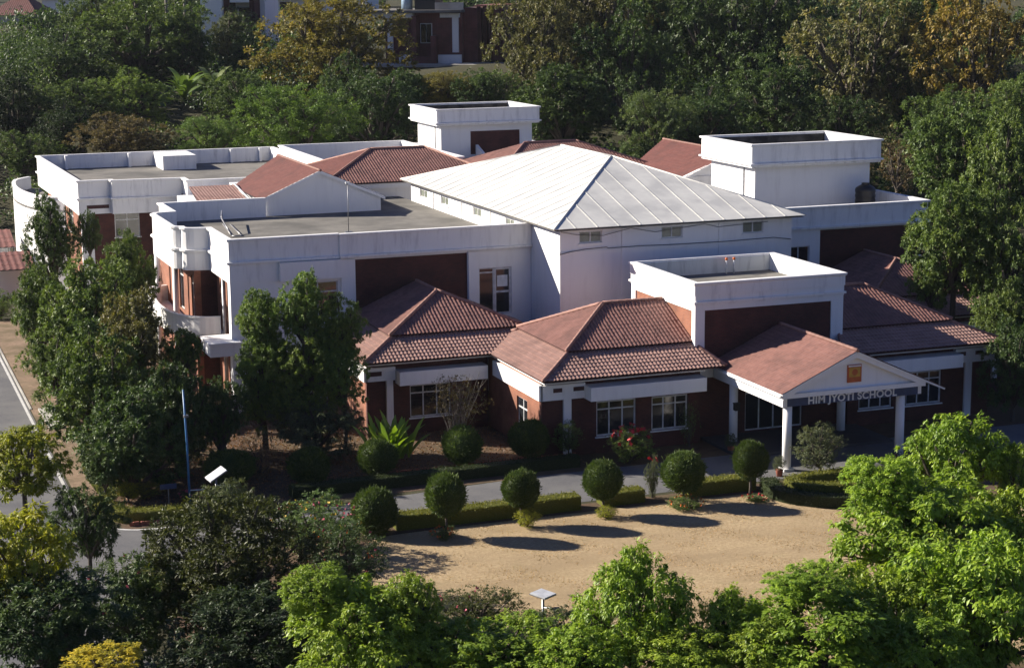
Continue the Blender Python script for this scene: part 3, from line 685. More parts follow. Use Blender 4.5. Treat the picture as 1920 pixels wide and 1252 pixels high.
def side_pavilion(sx, label):
    X = (lambda x: x) if sx > 0 else (lambda x: 2*SY-x)
    S = lambda a, b: sorted((X(a), X(b)))
    g = thing('tiled_pavilion', (X(-14),18,0), label, 'pavilion', 'tiled pavilions of the school front')
    hs = [(*S(-15.6,-13.2), .9, 2.75)]
    facade(g, 'wall', 'brick', 'y', 14.95, *S(-18.1,-10.95), 0, 4.25, .25, hs)
    window(g, 'y', 14.95, *hs[0], nx=3, transom=.25)
    facade(g, 'wall', 'brick_sunlit', 'x', X(-18.1), 15.2, 23.5, 0, 4.25, .25, (), sx)
    MB().box(*S(-17.0,-16.62), 14.75, 14.948, 0, 3.6).build('pillar', 'white', g)
    MB().box(*S(-18.2,-16.5), 14.68, 14.946, 3.2, 3.95).build('corner_band', 'white', g)
    MB().box(*S(-18.32,-18.104), 14.68, 23.4, 3.2, 4.0).build('side_band', 'white', g)
    MB().box(*S(-16.45,-11.3), 14.0, 14.946, 2.98, 3.75).build('sunshade', 'white', g)
    MB().box(*S(-18.0,-17.3), 14.65, 14.676, 3.5, 3.75).build('brick_slot', 'maroon', g)
    MB().box(*S(-18.2,-7), 14.3, 23.4, 4.16, 4.22).build('ceiling', 'white', g)
    e0, ye, ez = -18.63, 13.74, 4.43; b = 2.35; bz = 5.34; uz = 5.47; q = b-.12; xa, ya, za = -12.41, 19.62, 7.18; e1 = 2*xa-e0; yw = 23.6
    L1=[(X(e0),ye,ez),(X(e1),ye,ez),(X(e1-b),ye+b,bz),(X(e0+b),ye+b,bz)]
    L2=[(X(e0),yw,ez),(X(e0),ye,ez),(X(e0+b),ye+b,bz),(X(e0+b),yw,bz)]
    L3=[(X(e1),ye,ez),(X(e1),yw,ez),(X(e1-b),yw,bz),(X(e1-b),ye+b,bz)]
    U1=[(X(e0+q),ye+q,uz),(X(e1-q),ye+q,uz),(X(xa),ya,za)]
    U2=[(X(e0+q),yw,uz),(X(e0+q),ye+q,uz),(X(xa),ya,za),(X(xa),yw,za)]
    U3=[(X(e1-q),ye+q,uz),(X(e1-q),yw,uz),(X(xa),yw,za),(X(xa),ya,za)]
    for P, m in ((L1,'tile_pale'),(L2,'tile_pale'),(L3,'tile_pale'),(U1,'tile'),(U2,'tile'),(U3,'tile')):
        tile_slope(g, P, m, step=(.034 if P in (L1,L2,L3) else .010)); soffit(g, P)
    for s, t in (((e0,ye,ez),(e0+b,ye+b,bz)),((e0+q,ye+q,uz),(xa,ya,za)),((e1-q,ye+q,uz),(xa,ya,za)),((xa,ya,za),(xa,yw,za))):
        cap(g, (X(s[0]),s[1],s[2]), (X(t[0]),t[1],t[2]))
    return g
front_pavilion(1, 'sunlit tiled pavilion with two white windows beside the porch')
front_pavilion(-1, 'shaded tiled pavilion right of the porch')
side_pavilion(1, 'tiled hip-roofed pavilion against the left wing brick panel')
side_pavilion(-1, 'shaded hip-roofed pavilion against the right wing brick panel')

# ------------------------------------------------------------------ entrance porch
po = thing('entrance_porch', (3.5,3.5,0), 'gabled entrance porch on white columns with school name board', 'porch')
for x, y in ((0,0),(6.69,0),(0,6.0),(6.69,6.0)):
    c = MB().tube([(x,y,.0),(x,y,3.44)], .235, 20).build('column', 'white', po, True)
    MB().box(x-.3,x+.3,y-.3,y+.3,0,.14).build('plinth', 'white', c)
MB().box(-.28,7.76,-.28,.22,3.44,4.14).build('front_beam', 'white', po)
MB().box(-.45,-.285,-.3,7.6,3.42,4.02).box(-.283,.15,.225,7.6,3.42,4.02).box(-.78,-.40,-.62,7.6,4.022,4.14).build('side_beam', 'white', po)
MB().box(6.5,6.95,.225,7.6,3.42,4.02).build('side_beam', 'white', po)
MB().box(-.28,7.7,.225,7.6,4.023,4.06).build('ceiling', 'white', po)
nb = MB().box(-.18,7.52,-.33,-.284,3.44,3.90).build('name_board', 'navy', po)
MB().box(-.45,7.8,-.62,-.284,3.93,4.15).build('cornice', 'white', po)
tx = bpy.data.curves.new('lettering', 'FONT'); tx.body = 'HIM JYOTI SCHOOL'; tx.size = .50; tx.extrude = .012; tx.space_character = 1.08; tx.offset = .013
to = bpy.data.objects.new('lettering_tmp', tx); COL.objects.link(to)
bpy.context.view_layer.update()
tm = bpy.data.meshes.new_from_object(to.evaluated_get(bpy.context.evaluated_depsgraph_get()))
tv = np.empty(len(tm.vertices)*3, dtype=np.float32); tm.vertices.foreach_get('co', tv); tv = tv.reshape(-1,3)
w0, w1 = tv[:,0].min(), tv[:,0].max(); sc_ = 5.25/(w1-w0)
nv = np.stack([1.0+(tv[:,0]-w0)*sc_, -.345-tv[:,2], 3.49+tv[:,1]*1.05], 1)-np.array(BASE[po.name])
tm.vertices.foreach_set('co', nv.astype(np.float32).ravel()); tm.update(); tm.name = 'lettering'
bpy.data.objects.remove(to)
lb_ = bmesh.new(); lb_.from_mesh(tm); lb_.verts.ensure_lookup_table(); seen = set()
for v0 in lb_.verts:
    if v0.index in seen: continue
    isl = []; stack = [v0]; seen.add(v0.index)
    while stack:
        q = stack.pop(); isl.append(q.index)
        for e in q.link_edges:
            w = e.other_vert(q)
            if w.index not in seen: seen.add(w.index); stack.append(w)
    mp = {k: i for i, k in enumerate(isl)}
    fs = [[mp[v.index] for v in f.verts] for f in lb_.faces if f.verts[0].index in mp]
    link('letter', fast_mesh('letter', [tuple(lb_.verts[k].co) for k in isl], fs), 'letter', nb)
lb_.free()
ped = MB().prism([(-.35,-.40,4.15),(7.65,-.40,4.15),(3.6,-.40,5.98)], (0,.25,0)).build('pediment', 'white', po)
sl_ = .445
for s in (-1, 1):
    ex = -.72 if s < 0 else 8.95
    ez = 6.12-abs(ex-3.6)*sl_
    P = [(ex,7.62,ez),(ex,-.72,ez),(3.6,-.72,6.12),(3.6,7.62,6.12)]
    tile_slope(po, P, 'tile', T=.26, row=.30, amp=.022, step=.022); soffit(po, P, .08, .02, 'white')
    x1 = ex+.1 if s < 0 else 7.75
    z1 = 6.12-abs(x1-3.6)*sl_
    MB().prism([(x1,-.66,z1-.36),(3.6,-.66,5.76),(3.6,-.66,6.02),(x1,-.66,z1-.10)], (0,.24,0)).build('raking_cornice', 'white', po)
cap(po, (3.6,-.75,6.12), (3.6,7.62,6.12), .10)
em = MB().box(3.2,4.02,-.47,-.403,4.44,5.36).build('emblem', 'orange', po)
MB().box(3.29,3.93,-.49,-.472,4.72,5.22).build('emblem_field', 'gold', em)
MB().tube([(3.61,-.50,4.97),(3.61,-.495,4.97)], .17, 16).build('emblem_disc', 'orange', em)
MB().box(3.24,3.98,-.488,-.472,5.26,5.33).build('emblem_band', 'letter', em)
st = MB().box(-1.2,8.2,3.0,7.5,.0,.16).build('step', 'paving', po)
lmp = thing('lantern', (0,5.7,2.2), 'small black lantern fixed to the rear left porch column', 'lantern')
MB().box(-.13,.13,5.5,5.78,1.95,2.3).build('body', 'black', lmp)
MB().box(-.16,.16,5.47,5.78,2.302,2.36).build('cover', 'black', lmp)

# ------------------------------------------------------------------ far houses on the slope
def local_house(O, ux, boxes, name, label, lvl):
    """boxes in a local frame: a along the front, d backwards, z up"""
    u = Vector((ux[0],ux[1])).normalized(); w = Vector((-u.y,u.x))
    h = thing(name, O, label, 'house')
    def P(a, d, z): return (O[0]+u.x*a+w.x*d, O[1]+u.y*a+w.y*d, O[2]+z)
    last = None
    for nm, mat, a0, a1, d0, d1, z0, z1, sub in boxes:
        mb = MB(); mb.add([P(a0,d0,z0),P(a1,d0,z0),P(a1,d1,z0),P(a0,d1,z0),P(a0,d0,z1),P(a1,d0,z1),P(a1,d1,z1),P(a0,d1,z1)],
                          [(0,3,2,1),(4,5,6,7),(0,1,5,4),(1,2,6,5),(2,3,7,6),(3,0,4,7)])
        o = mb.build(nm, mat, last if sub else h)
        if sub: BASE[o.name] = BASE[h.name]
        else: last = o
    return h, P
bx = [('terrace','concrete',-4,15,-3.5,2,-.35,0,0),('wall','house_brick',-1,9.4,1.2,14,0,6.6,0),
      ('pillar','white',-.6,.1,.7,1.197,1.2,5.9,0),('pillar','white',8.2,9.0,.7,1.197,1.4,6.2,0),('lintel','white',-3.2,3.0,.2,1.196,5.9,6.55,0),('lintel','white',6.6,9.2,.5,1.196,5.95,6.5,0),
      ('low_wall','white',1.0,2.6,.4,1.1,0,1.1,0),('low_wall','white',6.3,9.4,.4,1.1,0,1.1,0),
      ('porch_wall','house_brick',3.0,3.6,-.5,1.198,0,6.2,0),('porch_wall','house_brick',5.5,6.2,-.5,1.198,0,3.6,0),('porch_wall','house_brick',3.602,5.498,-.3,.2,0,.9,0),
      ('window','frame',3.8,5.4,1.1,1.197,2.6,5.2,0),('pane','glass',3.9,4.58,1.05,1.097,2.7,5.1,1),('pane','glass',4.64,5.3,1.05,1.097,2.7,5.1,1),
      ('roof_slab','roof_deck',-4.2,9.6,-.6,16,6.6,6.95,0),('roof_house','black',3.0,5.8,1.5,6,6.953,9.5,0),('parapet','concrete',5.803,9.6,1.2,1.6,6.953,7.9,0),
      ('side_wall','house_brick',9.402,13.5,9,30,0,7.4,0),('side_wall','house_brick',9.402,11.2,2.4,8.997,0,7.2,0)]
fh_, FP = local_house((26.6,157.4,13.9), (.86,-.51), bx, 'brick_house', 'red brick house with white pillars and flat roof on the slope', 0)
for k in range(9):
    a = 11.3+.15*k; q = MB(); p0 = FP(11.25+.26*k, 3.0+2.6*k, 0); q.box(p0[0]-.25,p0[0]+.25,p0[1]-.25,p0[1]+.25,p0[2],p0[2]+7.3); q.build('fin', 'brick', fh_)
p0 = FP(1.6, 3, 6.95)
tb = thing('water_tank', p0, 'pale blue water tank on the brick house roof', 'water tank')
MB().tube([p0, (p0[0],p0[1],p0[2]+1.8), (p0[0],p0[1],p0[2]+2.1)], [.75,.75,.4], 14).build('body', 'tankblue', tb, True)
MB().tube([(p0[0],p0[1],p0[2]+2.05), (p0[0],p0[1],p0[2]+2.2)], .25, 10).build('lid', 'tankblue', tb)
bx = [('wall','white',0,3.0,0,9,0,13,0),('wall','brick',3.003,3.9,.6,9,0,13,0),('wall','white',3.903,8,3,9,0,13,0),('wall','brick',6.6,7.3,.6,2.997,0,13,0),
      ('balcony','white',3.903,6.597,.6,2.99,8.6,9.6,0),('floor','roof_deck',3.903,6.597,.6,2.99,4.2,4.5,0),('window','frame',4.3,6.2,2.9,2.997,5.4,8.0,0),('pane','glass',4.4,6.1,2.85,2.897,5.5,7.9,1),('roof_slab','white',-.4,8.4,-.4,9.4,13,13.4,0)]
local_house((3.6,168.5,13.4), (.86,-.51), bx, 'white_house', 'white house with dark red frames at the top edge', 0)
bx = [('wall','white',0,24,0,12,-3,7.5,0),('roof_slab','concrete',-.8,24.8,-.8,12.8,7.5,7.9,0)]
for k in range(4): bx += [('window','maroon',2+5.6*k,4.6+5.6*k,-.1,-.003,2.6,5.4,0),('pane','glass',2.15+5.6*k,4.45+5.6*k,-.15,-.103,2.75,5.25,1)]
bx += [('awning','tile_red',0,24,-1.6,-.003,6.0,6.2,0)]
local_house((34,281,15.2), (.84,-.54), bx, 'white_house', 'long low white house behind the yellowing tree', 0)
def hip_house(O, ux, W, D, h, rz, label, wall='concrete'):
    u = Vector((ux[0],ux[1])).normalized(); w = Vector((-u.y,u.x)); t = thing('village_house', O, label, 'house')
    P = lambda a, d, z: Vector((O[0]+u.x*a+w.x*d, O[1]+u.y*a+w.y*d, O[2]+z))
    mb = MB(); mb.prism([P(0,0,-3),P(W,0,-3),P(W,D,-3),P(0,D,-3)], (0,0,h+3)); mb.build('wall', wall, t)
    A,B,C,Dd,E,F = P(-.6,-.6,h),P(W+.6,-.6,h),P(W+.6,D+.6,h),P(-.6,D+.6,h),P(D*.5,D*.5,rz),P(W-D*.5,D*.5,rz)
    for q in ([A,B,F,E],[Dd,A,E],[B,C,F],[C,Dd,E,F]): tile_slope(t, q, 'tile_red', T=.4, row=.6, amp=.06, S=4)
    for k in (0.25,.65):
        m2 = MB(); m2.prism([P(W*k,-.08,.9),P(W*k+1.4,-.08,.9),P(W*k+1.4,-.08,2.3),P(W*k,-.08,2.3)], w.to_3d()*.07); f = m2.build('window', 'frame', t)
        m2 = MB(); m2.prism([P(W*k+.1,-.12,1),P(W*k+1.3,-.12,1),P(W*k+1.3,-.12,2.2),P(W*k+.1,-.12,2.2)], w.to_3d()*.03); o = m2.build('pane', 'glass', f)
hip_house((-14.5,272,15.4), (.85,-.53), 9, 8, 3.6, 7.2, 'pale house with a faded red hip roof in the top left corner')
hip_house((-2.0,300,16.2), (.85,-.53), 8, 7, 5.2, 7.5, 'small white house beside the red hip roof in the top left', 'white')
# road-side sheds at the far left
def shed(x0, x1, y0, y1, z0, z1, label):
    t = thing('lean_to_shed', ((x0+x1)/2,(y0+y1)/2,0), label, 'shed', 'red-roofed sheds by the road')
    P = [(x0,y0,z0),(x1,y0,z0),(x1,y1,z1),(x0,y1,z1)]
    tile_slope(t, P, 'tile_red', T=.5, row=1.2, amp=.06, step=.01); soffit(t, P, .05, .02, 'steel')
    for x in (x0+.15, x1-.15):
        for y, z in ((y0+.2, z0), (y1-.2, z1)): MB().tube([(x,y,0),(x,y,z-.08)], .06, 6).build('post', 'steel', t, True)
    MB().box(x0+.3,x1-.3,y1-.5,y1-.4,0,z1-.4).build('back_wall', 'white', t)
shed(-34.2,-30.2,66.5,71.0,2.9,3.7, 'front shed with red sheet roof beside the left edge of the road')
shed(-35.2,-30.9,74.5,79.0,3.6,4.5, 'rear shed with red sheet roof below the curved white wall')

# ------------------------------------------------------------------ vegetation
LC = {'dk':(.064,.102,.036),'vd':(.034,.055,.022),'gr':(.115,.168,.050),'gl':(.145,.21,.056),'gl2':(.13,.17,.065),'lt':(.15,.23,.05),'yg':(.27,.28,.03),
      'ol':(.14,.13,.055),'olb':(.15,.125,.06),'oly':(.20,.185,.085),'ol2':(.060,.075,.020),'oy':(.20,.18,.05),'au':(.25,.18,.05),'yl':(.44,.38,.04),'gy':(.105,.125,.07),
      'br':(.15,.11,.06),'br1':(.21,.30,.036),'top':(.075,.110,.030),'hedge':(.17,.17,.028),'hd':(.040,.055,.018)}
def leaves_mesh(name, C, T, N, L, Wd, tint, fold=.12):
    n = len(C); T = T/np.linalg.norm(T, axis=1, keepdims=True)
    N = N-(N*T).sum(1, keepdims=True)*T; N = N/np.maximum(np.linalg.norm(N, axis=1, keepdims=True), 1e-6)
    S = np.cross(T, N); L = L[:,None]; Wd = Wd[:,None]
    v = np.empty((n,4,3)); v[:,0] = C-T*L*.5; v[:,1] = C+S*Wd*.5+N*L*fold-T*L*.06; v[:,2] = C+T*L*.5; v[:,3] = C-S*Wd*.5+N*L*fold-T*L*.06
    i = np.arange(n)*4
    f = np.concatenate([np.stack([i,i+1,i+2],1), np.stack([i,i+2,i+3],1)])
    me = fast_mesh(name, v.reshape(-1,3), f)
    a = me.attributes.new('tint', 'FLOAT', 'POINT'); a.data.foreach_set('value', np.repeat(np.clip(tint,0,1), 4).astype(np.float32))
    return me
def unit(rng, n):
    d = rng.normal(size=(n,3)); return d/np.linalg.norm(d, axis=1, keepdims=True)
def crown(seed, nl, lr, cpl, per, leaf, asp=.5, droop=.2, sig=.09, spread=.62, flat=1.0, shape='round'):
    """unit crown: uneven lobes, twig clumps on their surfaces, leaves on the clumps"""
    rng = np.random.default_rng(seed)
    g = (1+5**.5)/2; k = np.arange(nl)+.5
    ph = np.arccos(1-2*k/nl); th = 2*np.pi*k/g+rng.uniform(0,6.28)
    d = np.stack([np.cos(th)*np.sin(ph), np.sin(th)*np.sin(ph), np.cos(ph)],1)+rng.normal(0,.30,(nl,3))
    d /= np.linalg.norm(d, axis=1, keepdims=True)
    cen = d*(spread*rng.uniform(.45,1.30,(nl,1))); cen[:,2] *= flat
    if shape == 'peak': cen[:,:2] *= np.clip(1.05-.55*(cen[:,2:3]+.2), .3, 1.3)
    rad = lr*rng.uniform(.55,1.35,nl)
    CC = []; OO = []; TT = []
    for c, r in zip(cen, rad):
        m0 = int(cpl*(r/lr)**2)+6
        u = unit(rng, m0); p = c+u*(r*rng.uniform(.45,1.15,(m0,1)))*np.array([1,1,.85])
        ins = np.zeros(len(p), bool)
        for c2, r2 in zip(cen, rad):
            if c2 is not c: ins |= np.linalg.norm(p-c2, axis=1) < r2*.55
        p = p[~ins]; u = u[~ins]
        CC.append(p); OO.append(u); TT.append(rng.uniform(.22,.78,len(p))+rng.uniform(-.15,.15))
    # stray twigs standing out of the outline
    u = unit(rng, nl*4); u[:,2] = np.abs(u[:,2])*.9-.1; CC.append(u*rng.uniform(.88,1.12,(len(u),1))); OO.append(u); TT.append(rng.uniform(.4,.9,len(u)))
    P = np.concatenate(CC); O = np.concatenate(OO); K = np.concatenate(TT)
    ext = np.percentile(np.abs(P), 97, axis=0); f = np.array([.96/max(ext[0],ext[1])]*2+[.96/ext[2]]); P = P*f; cen = cen*f
    n = len(P); P = np.repeat(P, per, 0); O = np.repeat(O, per, 0); K = np.repeat(K, per)
    m = len(P); cs = np.repeat(rng.uniform(.55,1.5,n), per)[:,None]; off = unit(rng, m)*np.abs(rng.normal(.8,.35,(m,1)))*sig*cs; C = P+off
    T = off/sig*.75+O*.35+unit(rng, m)*.45+np.array([0,0,-droop*1.6]); N = off/sig*.5+O*.4+np.array([0,0,.6])+unit(rng, m)*.4
    L = leaf*rng.uniform(.65,1.3,m); W = L*asp*rng.uniform(.8,1.2,m)
    tint = K+rng.normal(0,.13,m)
    me = leaves_mesh('crown', C, T, N, L, W, tint)
    lm = MB()
    for c, r in zip(cen, rad):
        b = Vector((0,0,-.95)); e = Vector(c); mid = b.lerp(e,.5)+Vector((rng.normal(0,.06),rng.normal(0,.06),.12))
        lm.tube([b, mid, e, e+(e-mid)*.12], [.05,.034,.018,.007], 5)
        for _ in range(3):
            q = e+Vector(unit(rng,1)[0])*r*.55; lm.tube([mid.lerp(e,.6), q], [.016,.004], 4)
    return me, fast_mesh('limbs', lm.v, lm.f)
PROTO = {}
def add_proto(key, n, mat, **k):
    PROTO[key] = []
    for i in range(n):
        c, l = crown(seed=abs(hash_(key))+i*13, **k); c.materials.append(MT[mat]); l.materials.append(MT['bark']); PROTO[key].append((c, l))
def hash_(s): return sum((i+3)*ord(ch) for i, ch in enumerate(s))
add_proto('fine', 4, 'leaf', nl=38, lr=.26, cpl=34, per=34, leaf=.046, asp=.5, droop=.1, sig=.046, spread=.74)
add_proto('puffy', 1, 'leaf', nl=34, lr=.28, cpl=36, per=44, leaf=.045, asp=.4, droop=.15, sig=.062, spread=.72)
add_proto('open', 2, 'leaf', nl=26, lr=.27, cpl=22, per=26, leaf=.056, asp=.5, droop=.3, sig=.055, spread=.74)
add_proto('mid', 4, 'leaf', nl=30, lr=.29, cpl=28, per=36, leaf=.070, asp=.45, droop=.10, sig=.064, spread=.71)
add_proto('mid2', 2, 'leaf', nl=28, lr=.30, cpl=32, per=34, leaf=.070, asp=.40, droop=.25, sig=.070, spread=.71)
add_proto('column', 2, 'leaf', nl=30, lr=.34, cpl=32, per=28, leaf=.085, asp=.48, droop=-.1, sig=.070, spread=.70)
add_proto('droop', 2, 'leaf', nl=20, lr=.30, cpl=24, per=22, leaf=.12, asp=.2, droop=.45, sig=.08, spread=.72)
add_proto('sparse', 1, 'leaf', nl=12, lr=.42, cpl=40, per=8, leaf=.07, asp=.4, droop=.1, sig=.07, spread=.6)
add_proto('layer', 1, 'leaf', nl=34, lr=.27, cpl=34, per=28, leaf=.065, asp=.34, droop=.05, sig=.065, spread=.76)
add_proto('leaflet', 2, 'leaf_bright', nl=24, lr=.26, cpl=18, per=20, leaf=.115, asp=.38, droop=.45, sig=.085, spread=.76)
add_proto('hang', 4, 'leaf_bright', nl=34, lr=.25, cpl=20, per=26, leaf=.085, asp=.44, droop=.5, sig=.080, spread=.80)
add_proto('hangp', 3, 'leaf_bright', nl=36, lr=.24, cpl=20, per=26, leaf=.082, asp=.44, droop=.5, sig=.080, spread=.80, shape='peak')
add_proto('small', 2, 'leaf', nl=24, lr=.32, cpl=40, per=20, leaf=.055, asp=.42, droop=0.0, sig=.06, spread=.70)
def trunk_mesh(seed):
    r = random.Random(seed); mb = MB(); p = []; x = y = 0
    for k in range(6):
        p.append((x, y, k/5)); x += r.uniform(-.05,.05); y += r.uniform(-.05,.05)
    mb.tube(p, [1.35,1.0,.9,.8,.72,.6][:6], 8); me = fast_mesh('trunk', [(vx*1, vy*1, vz) for vx, vy, vz in mb.v], mb.f)
    # radii above are in units of the trunk radius: rescaled per tree
    me.materials.append(MT['bark']); return me
TR = [trunk_mesh(k) for k in range(3)]
def place_tree(i, name, label, cat, proto, col, x, y, zc, r, rz, group, extra=None):
    gz = float(hill(np.float64(x), np.float64(y))); rnd = random.Random(i*31+5)
    if extra is None:
        t = thing(name, (x,y,gz-.05), label, cat, group)
        h = max(zc-rz*.55-gz, .25); tr = .055*max(r, .8)+.02*h*.5
        tr = min(tr, .32)
        o = bpy.data.objects.new('trunk', TR[i%3]); COL.objects.link(o); o.parent = t; o.scale = (tr, tr, h+.1); o.rotation_euler.z = rnd.uniform(0,6.28); BASE[o.name] = BASE[t.name]
    else: t = extra
    b = BASE[t.name]
    c, l = PROTO[proto][rnd.randrange(len(PROTO[proto]))]
    rot = rnd.uniform(0,6.28)
    for nm, me in (('crown', c), ('limbs', l)):
        o = bpy.data.objects.new(nm, me); COL.objects.link(o); o.parent = t
        o.location = (x-b.x, y-b.y, zc-b.z); o.scale = (r, r, rz); o.rotation_euler.z = rot
        if nm == 'crown':
            cc = LC[col]; j = rnd.uniform(.88,1.12); o.color = (cc[0]*j*rnd.uniform(.94,1.06), cc[1]*j, cc[2]*j, 1)
    return t
